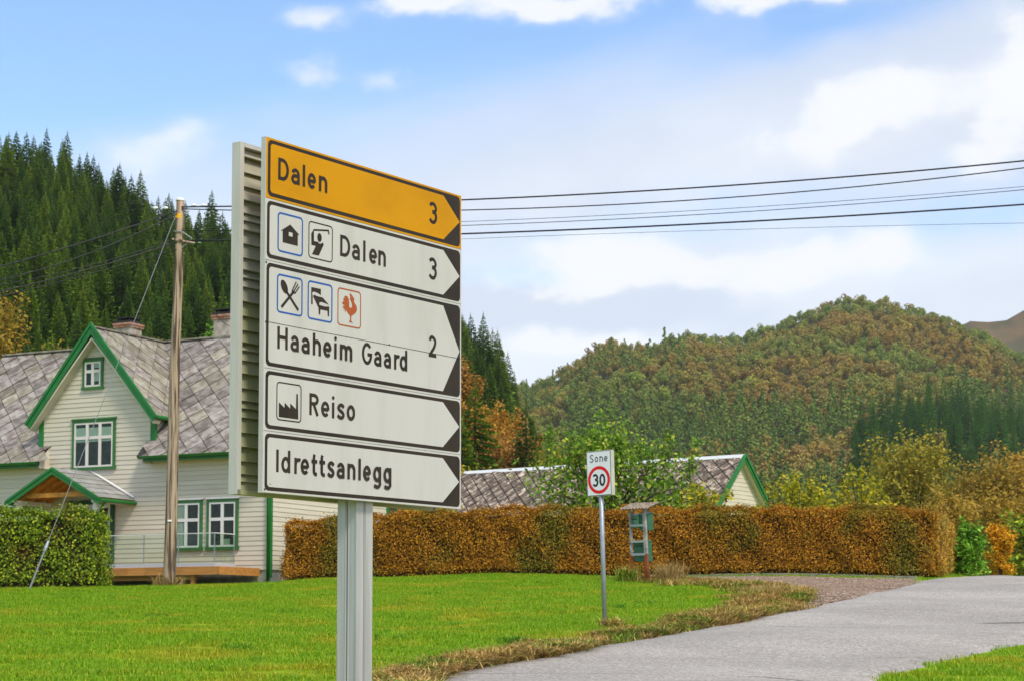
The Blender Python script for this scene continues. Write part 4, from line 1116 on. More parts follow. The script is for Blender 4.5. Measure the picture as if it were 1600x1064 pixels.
for i in range(4):
    m = MB(); m.box(xs_[i] + .015, xs_[i + 1] - .015, DY + .064, DY + .074, .471, 1.27); m.build('pane', M_GLASS, rail)
for x in xs_:
    m = MB(); m.box(x - .009, x + .009, DY + .055, DY + .085, .471, 1.27); m.build('post', M_STEEL, rail)
m = MB(); m.box(-.535, -.525, DY + .10, DY + .97, .471, 1.27); m.build('pane', M_GLASS, rail)
m = MB(); m.box(-.538, -.522, DY + .975, DY + .995, .471, 1.27); m.build('post', M_STEEL, rail)
m = MB(); m.box(-5.3, -.51, DY + .050, DY + .090, 1.271, 1.293); m.box(-.55, -.51, DY + .091, DY + 1.0, 1.272, 1.294); m.build('hand_rail', M_WHITE, rail)

# ------------------------------------------------------------------ barn behind the hedge (local x right along the ridge, y into depth)
BG = R(36)
bpk = at(1163, 711, 74.0)
barn = empty('barn', (bpk.x, bpk.y, 2.9), R(-36))
tag(barn, 'slate-roofed outbuilding with white ridge cap behind the hedge', 'barn')
# local frame: x axis points right and towards the camera along the ridge, y axis to the far right
BZ = bpk.z - 2.9
BL, BHW, BE = 13.6, 3.1, BZ - 3.0
m = MB()
m.add([(-.25, -BHW + .35, -.6), (-.25, BHW - .35, -.6), (-.25, BHW - .35, BE + .1), (-.25, 0, BZ - .28), (-.25, -BHW + .35, BE + .1),
       (-BL + .3, -BHW + .35, -.6), (-BL + .3, BHW - .35, -.6), (-BL + .3, BHW - .35, BE + .1), (-BL + .3, 0, BZ - .28), (-BL + .3, -BHW + .35, BE + .1)],
      [(0, 1, 2, 3, 4), (5, 9, 8, 7, 6), (0, 4, 9, 5), (1, 6, 7, 2), (4, 3, 8, 9), (3, 2, 7, 8)])
bw = m.build('wall', M_WALLCORE, barn)
z = -.2; bs = (BZ - BE) / BHW
while z < BZ - .35:
    hw0 = min(BHW - .35, (BZ - .12 - z) / bs); hw1 = max(.02, min(BHW - .35, (BZ - .12 - z - .16) / bs))
    board([(-.249, -hw0, z), (-.249, hw0, z)], [(-.249, -hw1, z + .156), (-.249, hw1, z + .156)], (1, 0, 0), bw)
    z += .16
bsl = Vector((0, BHW, BZ - BE)); bln = bsl.length
br = roof_slab((-BL, -BHW, BE), (1, 0, 0), bsl.normalized(), BL, bln, .1, 'roof', M_ROOFCORE, barn)
diamond_slates((-BL, -BHW, BE), (1, 0, 0), bsl, BL, bln, .42, br, [M_BARNSL], lambda cx, cs: cs < 1.2, 11, gap=.02, th=.03)
m = MB(); m.prism([(-BL, -BHW, BE + .02), (-BL, -BHW, BE + .05), (-BL, -BHW + BHW * 1.2 / bln * 1.05, BE + .05 + (BZ - BE) * 1.2 / bln * 1.05), (-BL, -BHW + BHW * 1.2 / bln * 1.05, BE + .02 + (BZ - BE) * 1.2 / bln * 1.05)],
                   [(0, -BHW, BE + .02), (0, -BHW, BE + .05), (0, -BHW + BHW * 1.2 / bln * 1.05, BE + .05 + (BZ - BE) * 1.2 / bln * 1.05), (0, -BHW + BHW * 1.2 / bln * 1.05, BE + .02 + (BZ - BE) * 1.2 / bln * 1.05)])
m.build('lower_roofing', M_BARNSL, barn)
roof_slab((0, BHW, BE), (-1, 0, 0), Vector((0, -BHW, BZ - BE)).normalized(), BL, bln - .01, .1, 'rear_roof', M_BARNSL, barn)
for s_ in (-1, 1):
    a_ = R(-math.degrees(math.atan(bs)) * -s_)
    m = MB(); m.beam((-BL, s_ * .085, BZ - .03), (.06, s_ * .085, BZ - .03), .20, .035, up=(0, s_ * bs, 1)); m.build('ridge_cap', mat('ridge_white', (.62, .64, .66)), barn)
    m = MB(); m.beam((.03, s_ * (BHW + .03), BE - .08), (.03, s_ * .0, BZ - .05), .04, .24, up=(0, s_ * bs, 1)); m.build('barge_board', M_GREEN, barn)
    m = MB(); m.beam((.075, s_ * (BHW + .03), BE - .0), (.075, s_ * .0, BZ + .03), .04, .10, up=(0, s_ * bs, 1)); m.build('barge_board', M_GREEN, barn)
    m = MB(); m.beam((-.13, s_ * (BHW - .05), BE - .07), (-.13, s_ * .1, BZ - .22), .22, .03, up=(0, s_ * bs, 1)); m.build('soffit', M_SIDING, barn)

# ------------------------------------------------------------------ utility pole, stay and lines
pb, pt = at(264, 913, 47.0), at(281.5, 314, 47.0)
pb.z = g1(pb.x, pb.y)
pole = empty('utility_pole', tuple(pb))
tag(pole, 'weathered wooden utility pole with yellow band standing before the farmhouse', 'utility pole')
pv = pt - pb
m = MB(); m.tube([pv * t + Vector((.012 * math.sin(t * 9), 0, 0)) for t in np.linspace(-.05, 1, 14)], [.158 - .058 * max(0, t) for t in np.linspace(-.05, 1, 14)], 14)
m.build('shaft', M_POLE, pole, smooth=True)
m = MB(); m.tube([pv * .9995, pv * 1.004, pv * 1.008], [.115, .112, .05], 12); m.build('cap', M_ZWHITE, pole)
m = MB(); m.tube([pv * .952, pv * .964], [.108, .107], 14); m.build('yellow_band', M_YEL, pole)
m = MB(); m.tube([pv * .915 + Vector((-.12, -.1, .02)), pv * .915 + Vector((.1, -.13, .0)), pv * .90 + Vector((.34, -.1, -.02))], .016, 6)
m.tube([pv * .90 + Vector((.34, -.1, -.02)), pv * .875 + Vector((.1, -.1, 0))], .014, 5); m.build('bracket', M_WIREG, pole)
m = MB(); m.beam(pv * .893 + Vector((-.15, -.12, .04)), pv * .888 + Vector((.42, -.14, -.02)), .04, .04); m.build('bracket', M_POLE, pole)
for k, (t, dx) in enumerate(((.985, .35), (.985, .6), (.978, -.35), (.978, -.6), (.92, .55), (.885, .5))):
    m = MB(); c = pv * t + Vector((dx, -.05, .02)); m.tube([c - Vector((.06, 0, .0)), c, c + Vector((.06, 0, 0))], [.02, .038, .02], 8)
    m.build('insulator', M_ZWHITE if k < 4 else M_MBG, pole)
m = MB(); m.box(pv.x * .17 - .05, pv.x * .17 + .05, pv.y * .17 - .165, pv.y * .17 - .155, pv.z * .17 - .02, pv.z * .17 + .02)
m.build('number_plate', M_ZWHITE, pole)
def quad3(p0, p1, p2):
    A = np.array([[p[0] ** 2, p[0], 1] for p in (p0, p1, p2)]); return np.linalg.solve(A, np.array([p[1] for p in (p0, p1, p2)]))
def wire(p0, p1, p2, pend, Yend, rad, label, name='power_line', m_=M_WIRE, grp=None):
    q = quad3(p0, p1, p2); pts = []
    for i in range(37):
        x = p0[0] + (pend - p0[0]) * i / 36
        y = q[0] * x * x + q[1] * x + q[2]
        pts.append(at(x, y, 47.0 + (Yend - 47.0) * i / 36 - (.09 if i else 0.09)))
    m = MB(); m.tube(pts, rad * .82, 5); o = m.build(name, m_, None, smooth=True)
    return tag(o, label, 'cable', grp)
for i, (y0, y1, y2, rad, lab) in enumerate(((324, 313, 252, .024, 'topmost black overhead cable running right from the utility pole'), (327, 329, 263, .018, 'second highest black overhead cable running right from the pole'),
        (358, 347, 292, .008, 'upper of two hair-thin middle wires right of the direction sign'), (361, 353, 297, .011, 'lower of two thin middle wires right of the direction sign'),
        (377, 366, 320, .026, 'thick lower black bundled cable running right from the pole'), (394, 374, 349, .006, 'lowest faint thin wire running right from the pole'))):
    wire((284, y0), (722, y1), (1600, y2), 2300, 43.0, rad, lab)
for i, (y0, y1, y2, rad, lab) in enumerate(((330, 376, 417, .020, 'highest black cable running left from the pole top'), (335, 396, 438, .017, 'second black cable sagging left from the pole top'),
        (374, 415, 446, .011, 'uppermost cable of the lower bunch left of the pole'), (379, 421, 456, .02, 'thickest cable of the lower bunch left of the pole'), (390, 428, 464, .012, 'bottom cable of the lower bunch left of the pole'))):
    wire((276, y0), (140, y1), (0, y2), -420, 40.0, rad, lab)
s0 = pb + pv * .90 + Vector((.2, -.05, 0)); s1 = HO + Matrix.Rotation(HR, 3, 'Z') @ Vector((-3.6, 3.0, 7.9))
m = MB(); m.tube([s0.lerp(s1, t) + Vector((0, 0, -.5 * 4 * t * (1 - t))) for t in np.linspace(0, 1, 16)], .010, 5)
tag(m.build('service_line', M_WIRE, None), 'thin service cable dropping from the pole to the farmhouse roof', 'cable')
sa = at(45, 924, 44.2); sa.z = g1(sa.x, sa.y); stp = pb + pv * .955 + Vector((-.1, -.08, 0))
stay = empty('stay_wire', tuple(sa))
tag(stay, 'pale diagonal stay wire from the pole top down to the lawn', 'stay wire')
dv = stp - sa
m = MB(); m.tube([dv * .12, dv], .009, 6); m.build('wire', M_WIREG, stay)
m = MB(); m.tube([Vector((0, 0, 0)) - dv * .02, dv * .105], .022, 6); m.build('anchor_rod', M_WIREG, stay)
m = MB(); m.tube([dv * .10, dv * .108, dv * .125], [.035, .045, .03], 8); m.build('turnbuckle', M_STEEL, stay)

# ------------------------------------------------------------------ mailbox stand
mbp = at(1004, 904, 46.3); mbp.z = g1(mbp.x, mbp.y) 
stand = empty('mailbox_stand', tuple(mbp), R(-38))
tag(stand, 'weathered mailbox stand with red-based posts and small corrugated roof beside the hedge', 'mailbox stand')
def leanp(x, y, z): return (x + (-.045) * z, y, z)
ztop = 1.78
for x, w_ in ((-.28, .055), (.14, .075)):
    for (z0, z1, m_) in ((-.3, .70, M_MBR), (.70, ztop, M_MBP)):
        m = MB(); q = [(-w_ / 2, -w_ / 2), (w_ / 2, -w_ / 2), (w_ / 2, w_ / 2), (-w_ / 2, w_ / 2)]
        m.prism([leanp(x + a, b, z0 + (.001 if z0 > 0 else 0)) for a, b in q], [leanp(x + a, b, z1) for a, b in q]); m.build('post', m_, stand)
for z in (.66, .97, 1.36):
    m = MB(); m.prism([leanp(-.27, -.045, z), leanp(.14, -.045, z), leanp(.14, -.03, z), leanp(-.27, -.03, z)], [leanp(-.27, -.045, z + .055), leanp(.14, -.045, z + .055), leanp(.14, -.03, z + .055), leanp(-.27, -.03, z + .055)]); m.build('rail', mat('rail_blue_grey', (.30, .34, .34)), stand)
m = MB()
n_ = 36; top = []
V = []
for i in range(n_ + 1):
    x = -.48 + .86 * i / n_
    for (y, dz) in ((-.18, -.07), (.34, .10)):
        for t_ in (0, .012):
            V.append((x - .08, y, ztop + .07 + dz + .014 * math.sin(i * 2 * math.pi / 4) + t_))
FF = []
for i in range(n_):
    a = i * 4
    FF += [(a, a + 4, a + 6, a + 2), (a + 1, a + 3, a + 7, a + 5), (a, a + 1, a + 5, a + 4), (a + 2, a + 6, a + 7, a + 3)]
m.add(V, FF); m.build('corrugated_roof', M_ETERN, stand)
for x in (-.28, .14):
    m = MB(); m.beam(leanp(x, .0, ztop - .18), leanp(x + .02, .26, ztop + .10), .03, .03); m.build('roof_brace', M_MBP, stand)
def mailbox(x0, x1, y0, y1, z0, z1, label, pale=False, lid=True):
    mb_ = empty('mailbox', tuple(mbp), R(-38))
    tag(mb_, label, 'mailbox')
    m = MB(); m.prism([leanp(x0, y0, z0), leanp(x1, y0, z0), leanp(x1, y1, z0), leanp(x0, y1, z0)], [leanp(x0, y0, z1 - .06), leanp(x1, y0, z1 - .06), leanp(x1, y1, z1), leanp(x0, y1, z1)])
    m.build('body', M_MBL if pale else M_MBG, mb_, bevel=.008)
    m = MB(); m.prism([leanp(x0 - .012, y0 - .02, z1 - .058), leanp(x1 + .012, y0 - .02, z1 - .058), leanp(x1 + .012, y1, z1 + .004), leanp(x0 - .012, y1, z1 + .004)], [leanp(x0 - .012, y0 - .02, z1 - .042), leanp(x1 + .012, y0 - .02, z1 - .042), leanp(x1 + .012, y1, z1 + .02), leanp(x0 - .012, y1, z1 + .02)])
    m.build('lid', M_MBL if pale else M_MBG, mb_)
    m = MB(); m.box(leanp(x0, 0, z1)[0] + .05, leanp(x1, 0, z1)[0] - .05, y0 - .006, y0 - .001, z1 - .14, z1 - .115); m.build('letter_slot', M_BLACK, mb_)
mailbox(-.05, .19, .05, .30, 1.27, 1.70, 'larger upper mailbox, dark green, right side of the stand')
mailbox(-.30, -.07, .06, .30, 1.34, 1.68, 'pale green upper mailbox on the left of the stand', True)
mailbox(-.24, .10, .03, .33, .52, 1.02, 'single lower dark green mailbox on the stand')

# ------------------------------------------------------------------ instancing helper: stuff scattered by geometry nodes
def scatter(name, P, rot, scl, proto_mesh, label, cat):
    me = bpy.data.meshes.new(name)
    P = np.asarray(P, np.float32)
    me.vertices.add(len(P)); me.vertices.foreach_set('co', P.ravel())
    for nm, arr in (('rot', rot), ('scl', scl)):
        at_ = me.attributes.new(nm, 'FLOAT', 'POINT'); at_.data.foreach_set('value', np.asarray(arr, np.float32))
    me.update()
    pr = bpy.data.objects.new(name + '_piece', proto_mesh)
    ng = bpy.data.node_groups.new(name, 'GeometryNodeTree')
    ng.interface.new_socket('Geometry', in_out='INPUT', socket_type='NodeSocketGeometry')
    ng.interface.new_socket('Geometry', in_out='OUTPUT', socket_type='NodeSocketGeometry')
    gi = ng.nodes.new('NodeGroupInput'); go_ = ng.nodes.new('NodeGroupOutput')
    oi = ng.nodes.new('GeometryNodeObjectInfo'); oi.inputs['Object'].default_value = pr; oi.inputs['As Instance'].default_value = True
    ip = ng.nodes.new('GeometryNodeInstanceOnPoints')
    na = ng.nodes.new('GeometryNodeInputNamedAttribute'); na.data_type = 'FLOAT'; na.inputs['Name'].default_value = 'rot'
    nb = ng.nodes.new('GeometryNodeInputNamedAttribute'); nb.data_type = 'FLOAT'; nb.inputs['Name'].default_value = 'scl'
    cx = ng.nodes.new('ShaderNodeCombineXYZ')
    ln = ng.links.new
    ln(na.outputs[0], cx.inputs[2]); ln(gi.outputs[0], ip.inputs['Points']); ln(oi.outputs['Geometry'], ip.inputs['Instance'])
    ln(cx.outputs[0], ip.inputs['Rotation']); ln(nb.outputs[0], ip.inputs['Scale']); ln(ip.outputs[0], go_.inputs[0])
    o = link(name, me)
    md = o.modifiers.new('scatter', 'NODES'); md.node_group = ng
    tag(o, label, cat, kind='stuff')
    return o

def grass_patch(n, size, h0, h1, wd, lean, m_, seed, clumps=0):
    r = np.random.default_rng(seed)
    P = np.zeros((n, 3)); P[:, :2] = r.uniform(-size / 2, size / 2, (n, 2))
    if clumps:
        c = r.uniform(-size / 2, size / 2, (clumps, 2)); P[:, :2] = c[r.integers(0, clumps, n)] + r.normal(0, size * .06, (n, 2))
    hgt = r.uniform(h0, h1, n); a = r.uniform(0, 2 * math.pi, n)
    d = np.stack([np.cos(a), np.sin(a), np.zeros(n)], 1); sdv = np.stack([-np.sin(a), np.cos(a), np.zeros(n)], 1)
    ln = np.abs(r.normal(lean, lean * .5, n))[:, None]
    wv = (wd * r.uniform(.6, 1.3, n))[:, None]
    up = np.array([[0, 0, 1.]])
    b0 = P - sdv * wv / 2; b1 = P + sdv * wv / 2
    mid = P + d * ln * hgt[:, None] * .45 + up * hgt[:, None] * .6
    tip = P + d * ln * hgt[:, None] * 1.2 + up * hgt[:, None] * (1 - .25 * np.minimum(ln, 2))
    V = np.stack([b0, b1, mid + sdv * wv * .4, mid - sdv * wv * .4, tip], 1).reshape(-1, 3)
    i = np.arange(n)[:, None] * 5
    F4 = np.concatenate([i + 0, i + 1, i + 2, i + 3], 1); F3 = np.concatenate([i + 3, i + 2, i + 4, i + 4], 1)
    me = bpy.data.meshes.new('blades')
    me.from_pydata(V.tolist(), [], F4.tolist() + F3[:, :3].tolist()); me.materials.append(m_); me.update()
    return me

def left_edge_x(Y):
    return np.interp(Y, Lr[:, 1], Lr[:, 0])
def right_edge_x(Y):
    return np.interp(Y, Rr[:, 1], Rr[:, 0])
def in_gravel(X, Y):
    poly = np.concatenate([gp, gfar[::-1]])
    ins = np.zeros(len(X), bool); j = len(poly) - 1
    for i in range(len(poly)):
        xi, yi = poly[i]; xj, yj = poly[j]
        ins ^= ((yi > Y) != (yj > Y)) & (X < (xj - xi) * (Y - yi) / (yj - yi + 1e-12) + xi)
        j = i
    return ins
def in_house(X, Y):
    c_, s_ = math.cos(-HR), math.sin(-HR)
    lx = (X - HO.x) * c_ - (Y - HO.y) * s_; ly = (X - HO.x) * s_ + (Y - HO.y) * c_
    return (lx > HX0 - .3) & (lx < .05) & (ly > -1.6) & (ly < HD + .3)
# lawn
gx, gy = np.meshgrid(np.arange(-24, 24, .42), np.arange(8, 58, .42))
gx = gx.ravel() + RNG.uniform(-.2, .2, gx.size); gy = gy.ravel() + RNG.uniform(-.2, .2, gy.size)
lex, rex = left_edge_x(gy), right_edge_x(gy)
lawn = ((gx < lex - .15) | (gx > rex + .10)) & ~in_gravel(gx, gy) & ~in_house(gx, gy) & (np.abs(gx) < .46 * gy + 2) & (gx < rex + 6)
verge_d = lex - gx
thin = RNG.random(len(gx)) < np.where((verge_d > 0) & (verge_d < np.interp(gy, [9, 19, 24, 34], [.2, .3, .8, 1.2])), .4, 1.0)
k_ = lawn & thin
P = np.stack([gx[k_], gy[k_], gz(gx[k_], gy[k_]) - .01], 1)
scatter('lawn_grass', P, RNG.uniform(0, 6.28, len(P)), RNG.uniform(.75, 1.25, len(P)), grass_patch(330, .62, .03, .085, .009, .7, L_GRASS, 1), 'short bright green lawn grass below the farmhouse', 'grass')
# longer rough tufts
k2 = lawn & (RNG.random(len(gx)) < .02)
P = np.stack([gx[k2], gy[k2], gz(gx[k2], gy[k2]) - .01], 1)
scatter('lawn_tufts', P, RNG.uniform(0, 6.28, len(P)), RNG.uniform(.4, .95, len(P)), grass_patch(160, .5, .06, .16, .013, .8, L_WEED, 2, 4), 'darker longer grass tufts dotted over the lawn', 'grass')
# dry cut grass along the road edge and round the end of the drive
ky = RNG.uniform(9, 44, 1900); kx = left_edge_x(ky) - np.abs(RNG.normal(0, 1, 1900)) * np.interp(ky, [9, 19, 24, 34], [.06, .08, .2, .42]) + .05
kk = np.sin(ky * 1.9) + np.sin(ky * .83 + 1) + RNG.normal(0, .7, 1900) > -.55
hp = np.stack([kx, ky], 1)[kk]
gi_ = RNG.integers(4, 38, 500); gd = np.abs(RNG.normal(0, .7, 500))
hp = np.concatenate([hp, gp[gi_] + np.stack([-gd * .8, -gd * .5], 1)])
ry = RNG.uniform(14, 40, 70)[:0]; hp = np.concatenate([hp, np.stack([right_edge_x(ry) + np.abs(RNG.normal(0, .08, 0)), ry], 1)])
hp = hp[~in_gravel(hp[:, 0], hp[:, 1]) & ((hp[:, 0] < left_edge_x(hp[:, 1]) + .12) | (hp[:, 0] > right_edge_x(hp[:, 1]) - .03))]
P = np.stack([hp[:, 0], hp[:, 1], gz(hp[:, 0], hp[:, 1]) + RNG.uniform(0, .05, len(hp))], 1)
scatter('dry_verge_grass', P, RNG.uniform(0, 6.28, len(P)), RNG.uniform(.6, 1.5, len(P)), grass_patch(110, .45, .06, .16, .012, 1.7, L_HAY, 3), 'brown cut grass lying along the road edge', 'dry grass')

def stone_patch(n, size, seed):
    r = np.random.default_rng(seed); V = []; F_ = []
    for i in range(n):
        c = np.array([*r.uniform(-size / 2, size / 2, 2), .004]); a = r.uniform(.006, .022) * np.array([1, r.uniform(.6, 1), r.uniform(.4, .8)])
        o = len(V); V += [c + a * np.array(k) + r.normal(0, .002, 3) for k in ((1, 0, 0), (0, 1, 0), (-1, 0, 0), (0, -1, 0), (0, 0, 1))]
        F_ += [(o, o + 1, o + 4), (o + 1, o + 2, o + 4), (o + 2, o + 3, o + 4), (o + 3, o, o + 4)]
    return arr_mesh('stones', np.array(V), np.array(F_), leaf_mat('stone', [(0, (.12, .075, .05)), (.5, (.30, .21, .16)), (1, (.48, .39, .32))], 0.0, rough=.9))
tt_ = RNG.random(420); ii = RNG.integers(0, 40, 420)
Q = gp[ii] * (1 - tt_)[:, None] + gfar[ii] * tt_[:, None] + RNG.normal(0, .12, (420, 2))
sy = RNG.uniform(14, 46, 260); Q = np.concatenate([Q, np.stack([left_edge_x(sy) + RNG.normal(.02, .09, 260), sy], 1)])
P = np.stack([Q[:, 0], Q[:, 1], gz(Q[:, 0], Q[:, 1]) + .03], 1)
scatter('loose_gravel', P, RNG.uniform(0, 6.28, len(P)), RNG.uniform(.6, 1.4, len(P)), stone_patch(46, .5, 5), 'loose stones on the gravel drive and along the road edge', 'gravel')
def tuft(name, x, y, n, h0, h1, spread, lean, m_, label, cat, seed, sx=1.0):
    r = np.random.default_rng(seed)
    me = grass_patch(n, 1.0, h0, h1, .016, lean, m_, seed)
    V = np.zeros(len(me.vertices) * 3, np.float32); me.vertices.foreach_get('co', V); V = V.reshape(-1, 5, 3)
    base = V[:, :2].mean(1, keepdims=True); off = base * (spread * r.uniform(.2, 1, (len(V), 1, 1))) - base; off[:, :, 2] = 0; off[:, :, 0] *= sx
    V = V + off
    me.vertices.foreach_set('co', V.astype(np.float32).ravel()); me.update()
    o = link(name, me); o.location = (x, y, g1(x, y) - .02)
    return tag(o, label, cat)
tuft('dry_grass_tuft', mbp.x + .62, mbp.y - .1, 420, .25, .75, .9, .9, L_STRAW, 'big straw-coloured grass tuft right of the mailbox stand', 'dry grass', 21, 1.5)
tuft('dry_grass_tuft', mbp.x - .35, mbp.y - .1, 260, .2, .62, .7, .7, L_HAY, 'long mixed grass tuft at the left foot of the mailbox stand', 'dry grass', 22)
tuft('dry_grass_tuft', pb.x, pb.y - .05, 260, .15, .5, .8, 1.1, L_STRAW, 'dry brown grass tuft round the foot of the utility pole', 'dry grass', 23)
tuft('dry_grass_tuft', zb.x + .12, zb.y - .05, 170, .08, .28, .55, 1.6, L_HAY, 'flattened dry grass at the foot of the zone sign pole', 'dry grass', 24)
v_ = ray_ground(1225, 932); tuft('dry_grass_tuft', v_.x - .3, v_.y, 300, .12, .42, 1.2, .8, L_STRAW, 'straw tuft at the tip of the grass beside the gravel drive', 'dry grass', 25)
v_ = ray_ground(806, 1008); tuft('grass_clump', v_.x, v_.y, 260, .1, .24, .5, .8, L_WEED, 'single dark grass clump near the road edge left of the zone sign', 'grass clump', 26)
v_ = ray_ground(1052, 916); tuft('dry_grass_tuft', v_.x, v_.y, 200, .1, .35, .9, .9, L_HAY, 'low dry tuft between the mailbox stand and the gravel drive', 'dry grass', 27)
# kerb stones in front of the hedge
kz = [ray_ground(1460, 905.0)]
kp = [(3.5, 50.55), (10.55, 49.95)]
nk = 7
for i in range(nk):
    a = np.array(kp[0]) + (np.array(kp[1]) - np.array(kp[0])) * i / nk; b = np.array(kp[0]) + (np.array(kp[1]) - np.array(kp[0])) * (i + 1) / nk
    d = (b - a) / np.linalg.norm(b - a); n_ = np.array([-d[1], d[0]]) * .07
    a, b = a + d * .008, b - d * .008
    z0, z1 = g1(*a) , g1(*b)
    m = MB(); m.prism([(*(a - n_), z0 - .15), (*(b - n_), z1 - .15), (*(b + n_), z1 - .15), (*(a + n_), z0 - .15)], [(*(a - n_), z0 + .075), (*(b - n_), z1 + .075), (*(b + n_), z1 + .075), (*(a + n_), z0 + .075)])
    tag(m.build('kerb_stone', M_KERB, None, bevel=.015), ('leftmost', 'second', 'third', 'middle', 'fifth', 'sixth', 'rightmost')[i] + ' low grey kerb stone from the left in the row edging the gravel drive' if 0 < i < 6 else ('leftmost' if i == 0 else 'rightmost') + ' low grey kerb stone in the row edging the gravel drive', 'kerb', 'kerb stones along the drive')

# ------------------------------------------------------------------ hedges
def hedge(name, path, height, thick, leaf, dens, m_leaf, label, seed, zoff=None, rough=.07, hfun=None, top_boost=1.0):
    """leafy clipped hedge along path (front line), thick towards +normal"""
    r = np.random.default_rng(seed)
    path = np.array(path, float)
    x0, y0 = path.mean(0)
    root = empty(name, (x0, y0, g1(x0, y0)))
    tag(root, label, 'hedge')
    d = np.diff(path, axis=0); L = np.linalg.norm(d, axis=1); cum = np.concatenate([[0], np.cumsum(L)])
    def P(s): return np.stack([np.interp(s, cum, path[:, 0]), np.interp(s, cum, path[:, 1])], -1)
    def N(s):
        i = np.clip(np.searchsorted(cum, s) - 1, 0, len(L) - 1); dd = d[i] / L[i][:, None]
        return np.stack([-dd[:, 1], dd[:, 0]], -1)
    Ht = (lambda s: np.full_like(s, height)) if hfun is None else hfun
    tot = cum[-1]
    # core
    m = MB(); nn = 30
    rings = []
    for i in range(nn + 1):
        s = np.array([tot * i / nn]); s = np.clip(s, .12, tot - .12); p = P(s)[0]; n = N(s)[0]; g = g1(*p); h = Ht(s)[0]
        a = p + n * .13; b = p + n * (thick - .13)
        rings.append([(a[0] - x0, a[1] - y0, g - .1 - root.location.z), (b[0] - x0, b[1] - y0, g - .1 - root.location.z), (b[0] - x0, b[1] - y0, g + h - .14 - root.location.z), (a[0] - x0, a[1] - y0, g + h - .14 - root.location.z)])
    V = [v for rg in rings for v in rg]; FF = []
    for i in range(nn):
        for k in range(4): FF.append((i * 4 + k, i * 4 + 4 + k, i * 4 + 4 + (k + 1) % 4, i * 4 + (k + 1) % 4))
    FF += [(0, 1, 2, 3), (nn * 4 + 3, nn * 4 + 2, nn * 4 + 1, nn * 4)]
    m.add(V, FF); m.build('twig_core', M_TWIG, root)
    # stems
    m = MB()
    for s in np.arange(.2, tot, .35):
        s = np.array([s]); p = (P(s) + N(s) * thick * .4)[0] + r.normal(0, .05, 2)
        g = g1(*p) - root.location.z
        m.tube([(p[0] - x0, p[1] - y0, g - .1), (p[0] - x0 + r.normal(0, .04), p[1] - y0, g + .35)], .02, 5)
    m.build('stem', M_BARK, root)
    C, Nn = [], []
    hm = height
    # front & back & top & ends
    def add(s, t, z, nrm, jit):
        base = P(s); n = N(s); g = gz(base[:, 0], base[:, 1])
        bul = rough * (np.sin(s * 2.3 + z * 1.7) * np.sin(z * 3.1 + s * .9 + 1) + .6 * np.sin(s * 6.1 + z * 4.0))
        xy = base + n * t[:, None]
        c = np.stack([xy[:, 0], xy[:, 1], g + z], 1) + nrm * (bul + r.normal(0, jit, len(s)))[:, None]
        C.append(c); Nn.append(nrm)
    A = int(tot * hm * dens)
    for side in (0, 1):
        q = A if side == 0 else A // 3
        s = r.uniform(0, tot, q); n = N(s); H_ = Ht(s); z = H_ * (1 - r.random(q) ** 1.05) 
        z = np.where(z < .18, z + r.uniform(0, .3, q), z)
        nr = np.concatenate([(-n if side == 0 else n), np.zeros((q, 1))], 1)
        add(s, np.full(q, 0.02 if side == 0 else thick - .02) + 0 * s, z, nr, .055)
    q = int(tot * thick * dens * 1.1 * top_boost); s = r.uniform(0, tot, q); t = r.uniform(0, thick, q)
    add(s, t, Ht(s) + r.exponential(.03, q) * top_boost, np.tile([[0, 0, 1.]], (q, 1)), .035)
    for e_, sg in ((0., -1), (tot, 1)):
        q = int(thick * hm * dens); s = np.full(q, e_); t = r.uniform(0, thick, q); n = N(s); dd = np.stack([n[:, 1], -n[:, 0]], 1) * sg
        add(s, t, r.uniform(0.05, 1, q) * Ht(s), np.concatenate([dd, np.zeros((q, 1))], 1), .06)
    C = np.concatenate(C) - np.array([[x0, y0, root.location.z]]); Nn = np.concatenate(Nn)
    V, F_ = leaf_cards(C, Nn, leaf, .66, .55, r)
    o = link('foliage', arr_mesh('foliage', V, F_, m_leaf), root); o['kind'] = 'stuff'
    return root
hl, hr = (ax(444, 52.6), 52.6), (ax(1462, 49.9), 50.6)
hr = (ax(1462, 50.6), 50.6)
mids = [tuple(np.array(hl) * (1 - t) + np.array(hr) * t) for t in np.linspace(0, 1, 8)]
tot_h = np.linalg.norm(np.subtract(hr, hl))
hedge('beech_hedge', mids, 1.72, 1.0, .052, 2100, L_ORANGE, 'long clipped orange-brown beech hedge beyond the lawn', 31, hfun=lambda s: 1.60 + .17 * smooth(s / 6.0) + .025 * np.sin(s * .8) + .02 * np.sin(s * 2.1))
hedge('beech_hedge', [(hr[0] + .12, hr[1] + .1), (hr[0] + .95, hr[1] + 2.6), (hr[0] + 1.6, hr[1] + 4.6)], 1.6, .9, .06, 1300, leaf_mat('pale_beech_leaf', [(0, (.26, .14, .02)), (.5, (.55, .32, .04)), (1, (.72, .48, .08))], .25, patch=[(0, (.16, .15, .02)), (1, (.42, .38, .06))], pscale=1.6, plo=.5, phi=.7),
      'short paler end of the beech hedge turning back beside the road', 32, hfun=lambda s: 1.72 - .09 * s)
hedge('privet_hedge', [(-24, 46.2), (-17, 46.0), (ax(153, 45.8), 45.7)], 1.78, 1.1, .07, 1050, L_GHEDGE, 'dense green hedge with yellowing leaves before the farmhouse porch', 33, rough=.09, top_boost=1.6)

